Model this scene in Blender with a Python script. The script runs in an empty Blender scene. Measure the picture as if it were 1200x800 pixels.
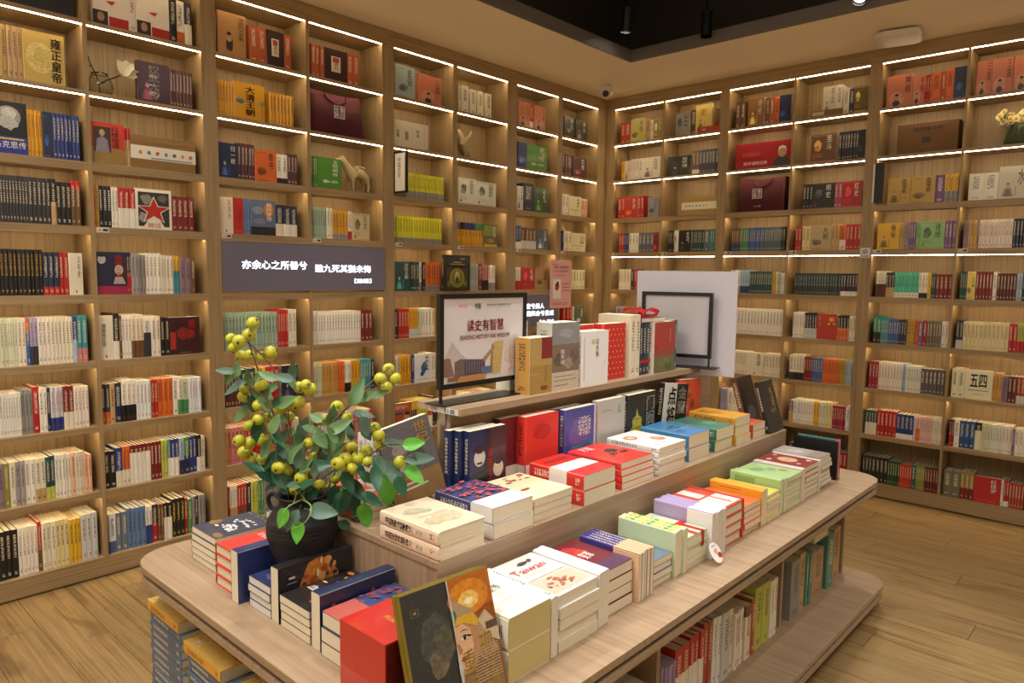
import bpy, math, random, re
from mathutils import Vector, Matrix
random.seed(11)
scene = bpy.context.scene
COL = scene.collection
# ------------------------------------------------------------------ camera, world, exposure
CAM = (3.83066, -5.37390, 1.54332)
cd = bpy.data.cameras.new('camera'); cam = bpy.data.objects.new('camera', cd); COL.objects.link(cam)
yaw, pit, rol = math.radians(-42.67231), math.radians(-5.45787), math.radians(0.73869)
fwd = Vector((math.cos(pit)*math.sin(yaw), math.cos(pit)*math.cos(yaw), math.sin(pit)))
rgt = Vector((math.cos(yaw), -math.sin(yaw), 0)); upv = rgt.cross(fwd)
R2 = math.cos(rol)*rgt + math.sin(rol)*upv; U2 = -math.sin(rol)*rgt + math.cos(rol)*upv
M = Matrix((R2, U2, -fwd)).transposed().to_4x4(); M.translation = Vector(CAM)
cam.matrix_world = M
cd.sensor_width = 36.0; cd.lens = 833.4527*36/1200; cd.clip_start = .05
scene.camera = cam
world = bpy.data.worlds.new('world'); scene.world = world; world.use_nodes = True
wb = world.node_tree.nodes['Background']; wb.inputs[0].default_value = (1, .86, .70, 1); wb.inputs[1].default_value = .25
scene.view_settings.view_transform = 'Standard'; scene.view_settings.look = 'None'
scene.view_settings.exposure = 0.56; scene.view_settings.gamma = 1
LED_POWER = 31.0
LED_COL = (1.0, .80, .50)
def spot(loc, target, power, size=math.radians(62), col=(1, .965, .925), blend=.6, radius=.03):
    l = bpy.data.lights.new('spot_light', 'SPOT'); l.energy = power; l.spot_size = size; l.spot_blend = blend
    l.color = col; l.shadow_soft_size = radius
    o = bpy.data.objects.new('spot_light', l); COL.objects.link(o); o.location = loc
    o.rotation_euler = (Vector(target)-Vector(loc)).to_track_quat('-Z', 'Y').to_euler()
# the shop's ceiling track spots: (lamp position, aimed at, watts)
TRACK = [((.95, -1.14, 3.20), (.55, -1.0, 0), 22), ((1.43, -.90, 3.13), (1.45, -1.0, 0), 0), ((2.39, -.90, 3.13), (2.36, -2.1, .7), 55),
         ((1.35, -2.6, 3.24), (2.1, -2.9, .8), 55), ((2.55, -2.45, 3.24), (2.5, -2.8, .7), 48),
         ((1.25, -3.9, 3.24), (1.9, -4.2, .7), 50), ((2.5, -3.6, 3.24), (2.5, -3.8, .7), 52),
         ((2.3, -5.2, 3.24), (2.2, -4.5, .6), 42), ((3.9, -4.9, 3.24), (3.2, -4.4, .6), 22),
         ((4.3, -1.6, 3.24), (3.9, -1.5, 0), 50), ((3.6, -3.1, 3.24), (2.95, -3.0, .3), 42),
         ((.95, -5.0, 3.24), (.7, -4.6, 0), 48), ((.95, -3.0, 3.24), (.6, -2.7, 0), 30)]
for a, b, w in TRACK:
    if w: spot(a, b, w)
# unseen overhead area lights, added as fill to even out both walls
FILLS = [((2.2, -5.9, 3.66), 1.6, 62), ((4.7, -4.6, 3.66), 1.6, 26), ((4.7, -2.2, 3.66), 1.4, 12)]
for p, s_, w in FILLS:
    l = bpy.data.lights.new('fill_light', 'AREA'); l.shape = 'SQUARE'; l.size = s_; l.energy = w; l.color = (1, .95, .89)
    o = bpy.data.objects.new('fill_light', l); COL.objects.link(o); o.location = p

# ------------------------------------------------------------------ helpers
def lin(h):
    v = [int(h[i:i+2], 16)/255 for i in (0, 2, 4)]
    return tuple(c/12.92 if c <= .04045 else ((c+.055)/1.055)**2.4 for c in v)
class MB:
    """collects faces with colours, joined into one mesh object"""
    def __init__(s): s.v=[]; s.f=[]; s.a=[]; s.uv=[]; s.M=None
    def add(s, vs, fs, c1=(.8,.8,.8), c2=None, c3=None, bp=(0,0,0), uvs=None):
        n=len(s.v)
        for p in vs:
            p=Vector(p); s.v.append(tuple(s.M@p) if s.M is not None else tuple(p))
        for i,f in enumerate(fs):
            s.f.append(tuple(n+k for k in f)); s.a.append((c1,c2 or c1,c3 or c1,bp)); s.uv.append(uvs[i] if uvs else None)
    def box(s, a, b, c1=(.8,.8,.8), **k):
        x0,y0,z0=a; x1,y1,z1=b
        s.add([(x0,y0,z0),(x1,y0,z0),(x1,y1,z0),(x0,y1,z0),(x0,y0,z1),(x1,y0,z1),(x1,y1,z1),(x0,y1,z1)],
              [(0,3,2,1),(4,5,6,7),(0,1,5,4),(1,2,6,5),(2,3,7,6),(3,0,4,7)], c1, **k)
    def build(s, name, mat, parent=None, smooth=False, attrs=True):
        me=bpy.data.meshes.new(name); me.from_pydata(s.v,[],s.f); me.update()
        if attrs:
            nl=len(me.loops)
            A={k:[] for k in('c1','c2','c3','bp')}; U=[]
            for p in me.polygons:
                at=s.a[p.index]; u=s.uv[p.index]; m=p.loop_total
                for k,val in zip(('c1','c2','c3','bp'),at):
                    A[k].extend(((*val[:3],1.0) if k!='bp' else (*val,1.0))*m)
                if u: U.extend([q for w in u for q in w])
                else: U.extend((-1.,-1.)*m)
            for k in A:
                t=me.attributes.new(k,'FLOAT_COLOR','CORNER'); t.data.foreach_set('color',A[k])
            uvl=me.uv_layers.new(name='UVMap'); uvl.data.foreach_set('uv',U)
        if smooth:
            me.polygons.foreach_set('use_smooth',[True]*len(me.polygons))
        me.materials.append(mat)
        o=bpy.data.objects.new(name,me); COL.objects.link(o)
        if parent is not None: o.parent=parent
        return o
def tag(o,label,cat,group=None,kind=None):
    if label: o['label']=label
    if cat: o['category']=cat
    if group: o['group']=group
    if kind: o['kind']=kind
    return o
def empty(name,label,cat,group=None,loc=(0,0,0),mat=None):
    o=bpy.data.objects.new(name,None); COL.objects.link(o); o.empty_display_size=.05
    if mat is not None: o.matrix_world=mat
    else: o.location=loc
    return tag(o,label,cat,group)
def frame(org,ax,ay,az):
    m=Matrix((Vector(ax),Vector(ay),Vector(az))).transposed().to_4x4(); m.translation=Vector(org); return m
X,Y,Z=Vector((1,0,0)),Vector((0,1,0)),Vector((0,0,1))
def nt(name):
    m=bpy.data.materials.new(name); m.use_nodes=True; t=m.node_tree
    return m,t,t.nodes,t.links,t.nodes['Principled BSDF']
def flat(name,hexc,rough=.5,metal=0,coat=0,bump=0,bscale=200):
    m,t,N,L,b=nt(name); b.inputs['Base Color'].default_value=(*lin(hexc),1); b.inputs['Roughness'].default_value=rough
    b.inputs['Metallic'].default_value=metal; b.inputs['Coat Weight'].default_value=coat
    n=N.new('ShaderNodeTexNoise'); n.inputs['Scale'].default_value=bscale; n.inputs['Detail'].default_value=2
    if bump:
        bu=N.new('ShaderNodeBump'); bu.inputs['Strength'].default_value=bump; bu.inputs['Distance'].default_value=.002
        L.new(n.outputs[0],bu.inputs['Height']); L.new(bu.outputs[0],b.inputs['Normal'])
    else:
        mr=N.new('ShaderNodeMapRange'); mr.inputs[3].default_value=max(0,rough-.04); mr.inputs[4].default_value=min(1,rough+.04)
        L.new(n.outputs[0],mr.inputs[0]); L.new(mr.outputs[0],b.inputs['Roughness'])
    return m
def emis(name,col,st):
    m,t,N,L,b=nt(name); N.remove(b); e=N.new('ShaderNodeEmission'); e.inputs[0].default_value=(*col,1); e.inputs[1].default_value=st
    L.new(e.outputs[0],N['Material Output'].inputs[0]); return m
def wood(name,axis,light,mid,dark,fine=1.0,rough=.45,rustic=0):
    m,t,N,L,b=nt(name)
    tc=N.new('ShaderNodeTexCoord'); oi=N.new('ShaderNodeObjectInfo')
    ad=N.new('ShaderNodeVectorMath'); ad.operation='ADD'
    sc=N.new('ShaderNodeVectorMath'); sc.operation='SCALE'; sc.inputs[3].default_value=7.3
    cb=N.new('ShaderNodeCombineXYZ')
    for i in range(3): L.new(oi.outputs['Random'],cb.inputs[i])
    L.new(cb.outputs[0],sc.inputs[0]); L.new(tc.outputs['Object'],ad.inputs[0]); L.new(sc.outputs[0],ad.inputs[1])
    mp=N.new('ShaderNodeMapping'); s=[14*fine]*3; s[axis]=1.1*fine; mp.inputs['Scale'].default_value=s
    L.new(ad.outputs[0],mp.inputs[0])
    n1=N.new('ShaderNodeTexNoise'); n1.inputs['Scale'].default_value=1; n1.inputs['Detail'].default_value=3; n1.inputs['Distortion'].default_value=.6
    L.new(mp.outputs[0],n1.inputs['Vector'])
    mp2=N.new('ShaderNodeMapping'); s=[95*fine]*3; s[axis]=2.2*fine; mp2.inputs['Scale'].default_value=s
    L.new(ad.outputs[0],mp2.inputs[0])
    n2=N.new('ShaderNodeTexNoise'); n2.inputs['Scale'].default_value=1; n2.inputs['Detail'].default_value=4
    L.new(mp2.outputs[0],n2.inputs['Vector'])
    # growth rings: bands of a slow field
    ma=N.new('ShaderNodeMath'); ma.operation='MULTIPLY'; ma.inputs[1].default_value=22
    L.new(n1.outputs[0],ma.inputs[0]); sn=N.new('ShaderNodeMath'); sn.operation='SINE'; L.new(ma.outputs[0],sn.inputs[0])
    m1=N.new('ShaderNodeMath'); m1.operation='MULTIPLY_ADD'; m1.inputs[1].default_value=.022; m1.inputs[2].default_value=0
    L.new(sn.outputs[0],m1.inputs[0])
    a2=N.new('ShaderNodeMath'); a2.operation='ADD'; L.new(m1.outputs[0],a2.inputs[0]); L.new(n2.outputs[0],a2.inputs[1])
    cr=N.new('ShaderNodeValToRGB'); e=cr.color_ramp.elements
    e[0].position=.25; e[0].color=(*lin(dark),1); e[1].position=.75; e[1].color=(*lin(light),1)
    k=cr.color_ramp.elements.new(.48); k.color=(*lin(mid),1)
    L.new(a2.outputs[0],cr.inputs[0])
    out=cr.outputs[0]
    if rustic:
        hv=N.new('ShaderNodeHueSaturation'); mrr=N.new('ShaderNodeMapRange'); mrr.inputs[3].default_value=.86; mrr.inputs[4].default_value=1.1
        L.new(oi.outputs['Random'],mrr.inputs[0]); L.new(mrr.outputs[0],hv.inputs['Value']); L.new(out,hv.inputs['Color'])
        mp3=N.new('ShaderNodeMapping'); s=[9.]*3; s[axis]=2.4; mp3.inputs['Scale'].default_value=s; L.new(ad.outputs[0],mp3.inputs[0])
        n3=N.new('ShaderNodeTexNoise'); n3.inputs['Scale'].default_value=1; n3.inputs['Detail'].default_value=5; n3.inputs['Distortion'].default_value=1.2
        L.new(mp3.outputs[0],n3.inputs['Vector'])
        r3=N.new('ShaderNodeValToRGB'); r3.color_ramp.elements[0].position=.33; r3.color_ramp.elements[0].color=(.42,.34,.25,1)
        r3.color_ramp.elements[1].position=.47; r3.color_ramp.elements[1].color=(1,1,1,1); L.new(n3.outputs[0],r3.inputs[0])
        mx=N.new('ShaderNodeMix'); mx.data_type='RGBA'; mx.blend_type='MULTIPLY'; mx.inputs[0].default_value=.5
        L.new(hv.outputs[0],mx.inputs[6]); L.new(r3.outputs[0],mx.inputs[7]); out=mx.outputs[2]
    L.new(out,b.inputs['Base Color']); b.inputs['Roughness'].default_value=rough
    bu=N.new('ShaderNodeBump'); bu.inputs['Strength'].default_value=.12; bu.inputs['Distance'].default_value=.001
    L.new(n2.outputs[0],bu.inputs['Height']); L.new(bu.outputs[0],b.inputs['Normal'])
    return m
OAK=('ab9068','9d835d','846b48')
wz=wood('oak_upright_grain',2,*OAK); wy=wood('oak_grain_y',1,*OAK); wx=wood('oak_grain_x',0,*OAK)
TOAK=('ae9478','a1876b','8f7660')
ty=wood('table_oak_x',0,*TOAK,fine=.8,rough=.38); tz=wood('table_oak_upright',2,*TOAK,fine=.8,rough=.42); tyy=wood('table_oak_y',1,*TOAK,fine=.8,rough=.4)
tdark=flat('table_edge_groove','2c2016',.5)
fl=wood('rustic_floor_oak',0,'a28457','92764b','6e5734',fine=.8,rough=.40,rustic=1)
paint=flat('soffit_paint','efe2c8',.8,bump=.05); blackc=flat('black_void_paint','38322d',.8); trimm=flat('grey_trim','6f665d',.5)
blk=flat('black_metal','0c0c0d',.4); whitep=flat('white_plastic','d8d2c8',.4)
steel=flat('brushed_steel','9a938a',.35,metal=.8)
led=emis('warm_led_strip',LED_COL,LED_POWER); lampm=emis('lamp_face',(1,.93,.82),25); screen_white=emis('lit_letters',(.85,.9,1),2.2)
# printed matter: colours come from mesh attributes, lettering is fine procedural print
def printed():
    m,t,N,L,b=nt('printed_paper')
    def at(n): a=N.new('ShaderNodeAttribute'); a.attribute_name=n; return a
    c1,c2,c3,bp=at('c1'),at('c2'),at('c3'),at('bp')
    uv=N.new('ShaderNodeUVMap'); uv.uv_map='UVMap'; s=N.new('ShaderNodeSeparateXYZ'); L.new(uv.outputs[0],s.inputs[0])
    sp=N.new('ShaderNodeSeparateColor'); L.new(bp.outputs['Color'],sp.inputs[0])
    def math_(op,a,bv=None,cv=None):
        n=N.new('ShaderNodeMath'); n.operation=op
        for i,q in enumerate((a,bv,cv)):
            if q is None: continue
            if isinstance(q,(int,float)): n.inputs[i].default_value=q
            else: L.new(q,n.inputs[i])
        return n.outputs[0]
    u,v=s.outputs[0],s.outputs[1]; frac,txt,seed=sp.outputs[0],sp.outputs[1],sp.outputs[2]
    band=math_('LESS_THAN',v,math_('MAXIMUM',frac,0))
    mx=N.new('ShaderNodeMix'); mx.data_type='RGBA'; L.new(band,mx.inputs[0]); L.new(c1.outputs['Color'],mx.inputs[6]); L.new(c2.outputs['Color'],mx.inputs[7])
    # lettering column
    inu=math_('LESS_THAN',math_('ABSOLUTE',math_('SUBTRACT',u,.5)),.22)
    up=math_('MULTIPLY',math_('GREATER_THAN',v,.42),math_('LESS_THAN',v,.90))
    lo=math_('MULTIPLY',math_('GREATER_THAN',v,.07),math_('LESS_THAN',v,.14))
    gate=math_('MULTIPLY',inu,math_('MAXIMUM',up,lo))
    cell=math_('LESS_THAN',math_('FRACT',math_('MULTIPLY_ADD',v,20,seed)),.74)
    vec=N.new('ShaderNodeCombineXYZ'); L.new(math_('MULTIPLY',u,7),vec.inputs[0]); L.new(math_('MULTIPLY',v,88),vec.inputs[1]); L.new(math_('MULTIPLY',seed,91),vec.inputs[2])
    nz=N.new('ShaderNodeTexNoise'); nz.inputs['Scale'].default_value=1; nz.inputs['Detail'].default_value=1; L.new(vec.outputs[0],nz.inputs[0])
    ink=math_('GREATER_THAN',nz.outputs[0],.49)
    ml=math_('MULTIPLY',math_('MULTIPLY',math_('MULTIPLY',gate,cell),ink),math_('MULTIPLY',txt,math_('GREATER_THAN',frac,-.5)))
    mx2=N.new('ShaderNodeMix'); mx2.data_type='RGBA'; L.new(ml,mx2.inputs[0]); L.new(mx.outputs[2],mx2.inputs[6]); L.new(c3.outputs['Color'],mx2.inputs[7])
    # pictures on covers: mottled two-tone print
    pic=math_('LESS_THAN',frac,-.5); tc=N.new('ShaderNodeTexCoord'); pn=N.new('ShaderNodeTexNoise'); pn.inputs['Scale'].default_value=95; pn.inputs['Detail'].default_value=4; L.new(tc.outputs['Object'],pn.inputs[0])
    pr_=N.new('ShaderNodeMapRange'); pr_.inputs[1].default_value=.42; pr_.inputs[2].default_value=.66; L.new(pn.outputs[0],pr_.inputs[0])
    mx3=N.new('ShaderNodeMix'); mx3.data_type='RGBA'; L.new(math_('MULTIPLY',pic,math_('MULTIPLY',pr_.outputs[0],txt)),mx3.inputs[0]); L.new(mx2.outputs[2],mx3.inputs[6]); L.new(c2.outputs['Color'],mx3.inputs[7])
    L.new(mx3.outputs[2],b.inputs['Base Color']); b.inputs['Roughness'].default_value=.42
    b.inputs['Coat Weight'].default_value=.3; b.inputs['Coat Roughness'].default_value=.12
    return m
PR=printed()
def paper():
    m,t,N,L,b=nt('page_edges'); a=N.new('ShaderNodeAttribute'); a.attribute_name='c1'
    tc=N.new('ShaderNodeTexCoord'); mp=N.new('ShaderNodeMapping'); mp.inputs['Scale'].default_value=(6,6,900); L.new(tc.outputs['Object'],mp.inputs[0])
    n=N.new('ShaderNodeTexNoise'); n.inputs['Scale'].default_value=1; L.new(mp.outputs[0],n.inputs[0])
    mr=N.new('ShaderNodeMapRange'); mr.inputs[3].default_value=.82; mr.inputs[4].default_value=1.08; L.new(n.outputs[0],mr.inputs[0])
    mx=N.new('ShaderNodeVectorMath'); mx.operation='SCALE'; L.new(a.outputs['Color'],mx.inputs[0]); L.new(mr.outputs[0],mx.inputs[3])
    L.new(mx.outputs[0],b.inputs['Base Color']); b.inputs['Roughness'].default_value=.8; return m
PA=paper()
PAGE=lin('e2d6ba')
inks={k:flat('print_ink_'+k,h,.5) for k,h in dict(black='14110f',white='f0ebe0',red='b3211d',gold='b8903a',brown='5a3a22',orange='d8643a',peach='dcae8c',vermilion='e04c22',grey='77716a').items()}
# ------------------------------------------------------------------ text
_tc={}
def text_mesh(s,vert=False,bold=False):
    key=(s,vert,bold)
    if key in _tc: return _tc[key]
    c=bpy.data.curves.new('t','FONT'); c.body='\n'.join(s) if vert else s; c.size=1; c.space_line=1.02; c.resolution_u=2
    c.align_x='LEFT'
    o=bpy.data.objects.new('t',c); COL.objects.link(o); dg=bpy.context.evaluated_depsgraph_get(); dg.update()
    me=bpy.data.meshes.new_from_object(o.evaluated_get(dg)); 
    vs=[tuple(v.co) for v in me.vertices]; fs=[tuple(p.vertices) for p in me.polygons]
    bpy.data.objects.remove(o); bpy.data.curves.remove(c); bpy.data.meshes.remove(me)
    if not vs: vs=[(0,0,0),(1,0,0),(1,1,0)]; fs=[(0,1,2)]
    if bold:
        n=len(vs); vs=vs+[(x+.035,y,z) for x,y,z in vs]+[(x+.018,y+.025,z) for x,y,z in vs]
        fs=fs+[tuple(i+n for i in f) for f in fs]+[tuple(i+2*n for i in f) for f in fs]
    x0=min(v[0] for v in vs); x1=max(v[0] for v in vs); y0=min(v[1] for v in vs); y1=max(v[1] for v in vs)
    vs=[((x-x0)/(x1-x0),(y-y0)/(y1-y0),0) for x,y,z in vs]
    _tc[key]=(vs,fs,(x1-x0)/(y1-y0)); return _tc[key]
def text(s,m,parent,x0,y0,w,h,z,vert=False,bold=False,name='lettering',mat=None):
    """lettering filling the box (x0,y0,w,h) of the parent's local plane; mat maps plane to parent space"""
    vs,fs,asp=text_mesh(s,vert,bold)
    P=[]
    for a,b,_ in vs:
        p=Vector((x0+a*w,y0+b*h,z)); P.append(tuple(mat@p) if mat is not None else tuple(p))
    me=bpy.data.meshes.new(name); me.from_pydata(P,[],fs); me.materials.append(m)
    o=bpy.data.objects.new(name,me); COL.objects.link(o); o.parent=parent; return o
# flat art made of coloured polygons, printed on a cover plane (local x,y ; slightly proud of z)
def ell(cx,cy,rx,ry,n=18,a=0):
    return [(cx+rx*math.cos(2*math.pi*i/n)*math.cos(a)-ry*math.sin(2*math.pi*i/n)*math.sin(a),cy+rx*math.cos(2*math.pi*i/n)*math.sin(a)+ry*math.sin(2*math.pi*i/n)*math.cos(a)) for i in range(n)]
def rc(x0,y0,x1,y1): return [(x0,y0),(x1,y0),(x1,y1),(x0,y1)]
def art(parent,polys,w,h,z,mat=None,name='cover_print'):
    """polys: list of (hex, [(x,y) in 0..1])"""
    mb=MB(); mb.M=mat
    for i,(c,p) in enumerate(polys):
        zz=z+.00012*(i+1)
        L_=lin(c); q=.35 if sum(L_)/3>.12 else 2.6
        mb.add([(x*w,y*h,zz) for x,y in p],[tuple(range(len(p)))],L_,c2=tuple(min(1,v*q+.004) for v in L_),bp=(-1,(.4 if len(p)>9 else .15),0),uvs=[[(.5,.99)]*len(p)])
    return mb.build(name,PR,parent)
def blot(cx,cy,rx,ry,n=14,j=.35):
    return [(cx+rx*(1-j*random.random())*math.cos(2*math.pi*i/n),cy+ry*(1-j*random.random())*math.sin(2*math.pi*i/n)) for i in range(n)]
# ------------------------------------------------------------------ the setting
def struct(name,mb,m,**k):
    o=mb.build(name,m,**k); o['kind']='structure'; return o
def sbox(name,a,b,m):
    mb=MB(); mb.box(a,b); return struct(name,mb,m,attrs=False)
sbox('wall_left',(-.36,-7.2,0),(-.26,.36,3.75),paint); sbox('wall_right',(-.36,.26,0),(6.2,.36,3.75),paint)
sbox('wall_back',(-.26,-7.2,0),(6.2,-7.1,3.75),paint); sbox('wall_far_side',(6.1,-7.1,0),(6.2,.26,3.75),paint)
sbox('floor',(-.26,-7.1,-.06),(6.1,.26,-.014),flat('floor_underlay','3a2c1c',.9)); FLOOR=bpy.data.objects['floor']
pm={}
y=-7.0; r=0
while y<0.0:
    x=-.26-((r*.47)%1.25); 
    while x<6.1:
        x0,x1=max(x,-.255),min(x+1.25,6.095)
        if x1-x0>.02:
            L_=round(x1-x0,3)
            if L_ not in pm:
                mb=MB(); hx=L_/2-.0007; b_=.0016
                mb.add([(-hx,-.0957,-.014),(hx,-.0957,-.014),(hx,.0957,-.014),(-hx,.0957,-.014),(-hx,-.0957,-b_),(hx,-.0957,-b_),(hx,.0957,-b_),(-hx,.0957,-b_),
                        (-hx+b_,-.0957+b_,0),(hx-b_,-.0957+b_,0),(hx-b_,.0957-b_,0),(-hx+b_,.0957-b_,0)],
                       [(0,1,5,4),(1,2,6,5),(2,3,7,6),(3,0,4,7),(4,5,9,8),(5,6,10,9),(6,7,11,10),(7,4,8,11),(8,9,10,11)])
                o=mb.build('plank',fl,attrs=False); pm[L_]=o.data
            else:
                o=bpy.data.objects.new('plank',pm[L_]); COL.objects.link(o)
            o.location=((x0+x1)/2,y,0); o.parent=FLOOR
        x+=1.25
    y+=.193; r+=1
# soffit ring and the black void behind its grey trim
SX,SY,SZ=.785,-.82,3.10
mb=MB(); mb.box((-.26,-7.1,SZ),(SX,.26,SZ+.06)); mb.box((SX,SY,SZ),(6.1,.26,SZ+.06)); struct('ceiling',mb,paint,attrs=False)
mb=MB(); mb.box((SX,-7.1,SZ-.001),(SX+.012,SY,SZ+.085)); mb.box((SX,SY-.012,SZ-.001),(6.1,SY,SZ+.085)); struct('trim_1',mb,trimm,attrs=False)
mb=MB(); mb.box((SX-.3,-7.1,SZ+.061),(SX-.28,SY+.3,3.7)); mb.box((SX-.3,SY+.28,SZ+.061),(6.1,SY+.3,3.7)); mb.box((SX-.3,-7.1,3.7),(6.1,SY+.3,3.74)); struct('wall_recess',mb,blackc,attrs=False)
# ------------------------------------------------------------------ bookcases
BAY={0:(-4.753,-4.214),1:(-4.195,-3.656),2:(-3.576,-3.036),3:(-3.012,-2.483),4:(-2.388,-1.866),5:(-1.822,-1.301),6:(-1.19,-.687),7:(-.624,-.132),
     8:(.091,.575),9:(.596,1.095),10:(1.173,1.677),11:(1.695,2.199),12:(2.28,2.779),13:(2.794,3.298)}
H=[3.0,2.681,2.358,2.006,1.703,1.374,1.056,.738,.408,.10]
TH=[0,.02,.02,.04,.04,.04,.034,.03,.03,.0]
def floor_z(r): return H[r+1]+TH[r+1] if r<8 else .10
DEPTH=.24
def wallframe(w,s=0,dep=0,z=0):
    return frame((-dep,s,z),Y,-X,Z) if w=='L' else frame((s,dep,z),X,Y,Z)
WN={'L':'left','R':'right'}
def led_bar(parent,x0,x1,z,y0=.004):
    mb=MB(); mb.box((x0,y0,z-.003),(x1,y0+.007,z)); return mb.build('led_strip',led,parent,attrs=False)
names={0:'leftmost oak bookcase on left wall, its lower shelves full of books',2:'oak bookcase on left wall holding the dark screen with white poem',
 4:'oak bookcase on left wall with yellow book sets and winged beast',6:'oak bookcase on left wall beside the room corner',
 8:'oak bookcase on right wall beside the room corner',10:'middle oak bookcase of right wall with burgundy bag and red box',12:'rightmost oak bookcase with daffodils and red book on bottom shelf'}
for k,(s0,s1) in {0:(-4.80,-3.616),2:(-3.616,-2.435),4:(-2.435,-1.245),6:(-1.245,0),8:(0,1.134),10:(1.134,2.24),12:(2.24,3.36)}.items():
    w='L' if k<8 else 'R'
    U=empty('bookcase',names[k],'bookcase','built-in oak bookcases',mat=wallframe(w,s0))
    b0,b1=BAY[k],BAY[k+1]; Wd=s1-s0
    def part(name,a,b,m,parent=U):
        mb=MB(); mb.box(a,b); return mb.build(name,m,parent,attrs=False)
    part('side_panel',(0,0,.10),(b0[0]-s0,DEPTH,3.0),wz); part('side_panel',(b1[1]-s0,0,.10),(Wd,DEPTH,3.0),wz)
    part('divider',(b0[1]-s0,0,.10),(b1[0]-s0,DEPTH,3.0),wz); part('back_panel',(0,DEPTH,.0),(Wd,DEPTH+.015,3.1),wz)
    hd=part('header',(0,0,3.0),(Wd,DEPTH,3.0985),wx); part('plinth',(0,.002,.008),(Wd,DEPTH,.10),wx)
    for bi,b in ((k,b0),(k+1,b1)):
        x0,x1=b[0]-s0+.0004,b[1]-s0-.0004
        led_bar(hd,x0,x1,3.0)
        for r in range(1,9):
            if k==2 and r==4: pass
            th=TH[r]; z=H[r]
            hidden = not (r<=2 or (r==4 and w=='R'))
            mb=MB()
            if hidden:
                mb.box((x0,0,z),(x1,.016,z+th)); mb.box((x0,.016,z+.011),(x1,DEPTH,z+th))
            else: mb.box((x0,0,z),(x1,DEPTH,z+th))
            sh=mb.build('shelf',wx,U,attrs=False)
            if hidden and not (r==8 and w=='R'): led_bar(sh,x0,x1,z+.011,.019)
            elif hidden: pass
            else: led_bar(sh,x0,x1,z)
# ------------------------------------------------------------------ palette
PAL={k:(h,n) for k,h,n in [x.split(',') for x in '''bb,1d1c22,black
be,a88757,tan
bd,5f6c8c,slate blue
bg,9fb0ae,pale grey-green
bk,17161a,black
bl,3f5f9c,blue
bm,201e2c,black
bo,b4572f,burnt orange
bp,5f7da6,sky blue
br,6d4a2c,brown
bt,8d6439,brown
bw,5b6170,grey
cg,2c2d33,charcoal
cr,e3d9bf,cream
cs,9c2038,crimson
cy,e6deb8,pale cream
dg,33323a,dark grey
dk,1c2a2d,dark teal
dl,4b4840,dark grey
dm,38191c,dark maroon
dt,1f4a48,dark teal
fg,1f4d2a,forest green
gb,4a8d98,teal blue
gd,c8a858,gold
gg,5c665a,grey-green
gn,4b8a52,green
go,b99545,gold
gp,2f4f2a,dark green
gr,4c8a2e,green
gt,74685a,grey-brown
gw,e6dfc8,cream and gold
gy,8d8a84,grey
lb,9db8cf,pale blue
lc,c9c6c4,light grey
lg,c9c9c6,light grey
lp,e0b8b0,pale pink
ls,b8a474,tan
lv,aea3bd,lavender
mb,5c2a22,brown-maroon
md,3b141a,dark maroon
mg,a59c98,mauve grey
mp,46212a,plum
mr,7a1d20,maroon
ms,542a30,plum
mv,8f7482,mauve
nb,24387a,royal blue
ng,2c3340,dark blue and gold
nm,1d2242,navy
np,24233a,navy
nv,1f2a48,navy
oc,c8974a,ochre
og,6f6a52,olive grey
ol,8c8a3a,olive
or,d6692a,orange
ot,6d5a2c,brown
oy,96803a,olive gold
pc,e8b694,peach
pe,cfc6ae,pearl
pg,cdd3b0,pale green
ph,6a7686,grey-blue
pk,c97b74,pink
pl,a7445c,raspberry
pu,7d5a86,purple
rb,c63a28,red
rc,e2d3a0,cream
rd,b3211f,red
rg,b4311f,red and gold
rm,a81f26,red
rs,a8452a,rust
rw,e6e0d2,white
sa,c9785a,salmon
sb,5a5458,slate
sg,9db39a,sage green
sl,4c6470,slate blue
st,e9e2d2,white
tb,b98a56,tan
tc,c9b98e,tan
tl,3c8f96,teal
tn,c09c68,tan
tq,4fb89a,turquoise
wb,dfe2e4,white
wg,dcdccb,off-white
wh,ebe4d4,white
wl,e6e6e0,white
wn,d9d5d0,white
wp,e9dccb,ivory
wr,e8ddd0,white and red
wt,d9c9ae,cream
yb,b8943e,old gold
yc,e0cf94,cream yellow
ye,dcae2a,yellow
yg,bcc04e,lime green
yl,cfa52a,yellow
yo,d79a1c,golden yellow
yt,d9c568,pale yellow
yw,d8d21e,bright yellow'''.split('\n')]}
PAL.update({'tl2':('1d5a5a','teal'),'pg2':('8db877','light green'),'gn2':('1f8a63','green'),'mr2':('6a1f1b','maroon'),'yg2':('c2bb62','yellow green'),
 'gy2':('8a8c94','grey'),'nb2':('24507e','blue'),'nv2':('1c2748','dark blue'),'rc2':('b3202c','crimson'),'ms2':('6d4a7a','purple'),'bg2':('202126','black'),'be2':('d8cdb8','beige'),
 'lg3':('c9c9c6','light grey'),'gy3':('8d8a84','grey')})
def pal(c):
    if c in PAL: return PAL[c]
    if c[:-1] in PAL: return PAL[c[:-1]]
    return PAL[c[:2]]
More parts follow.
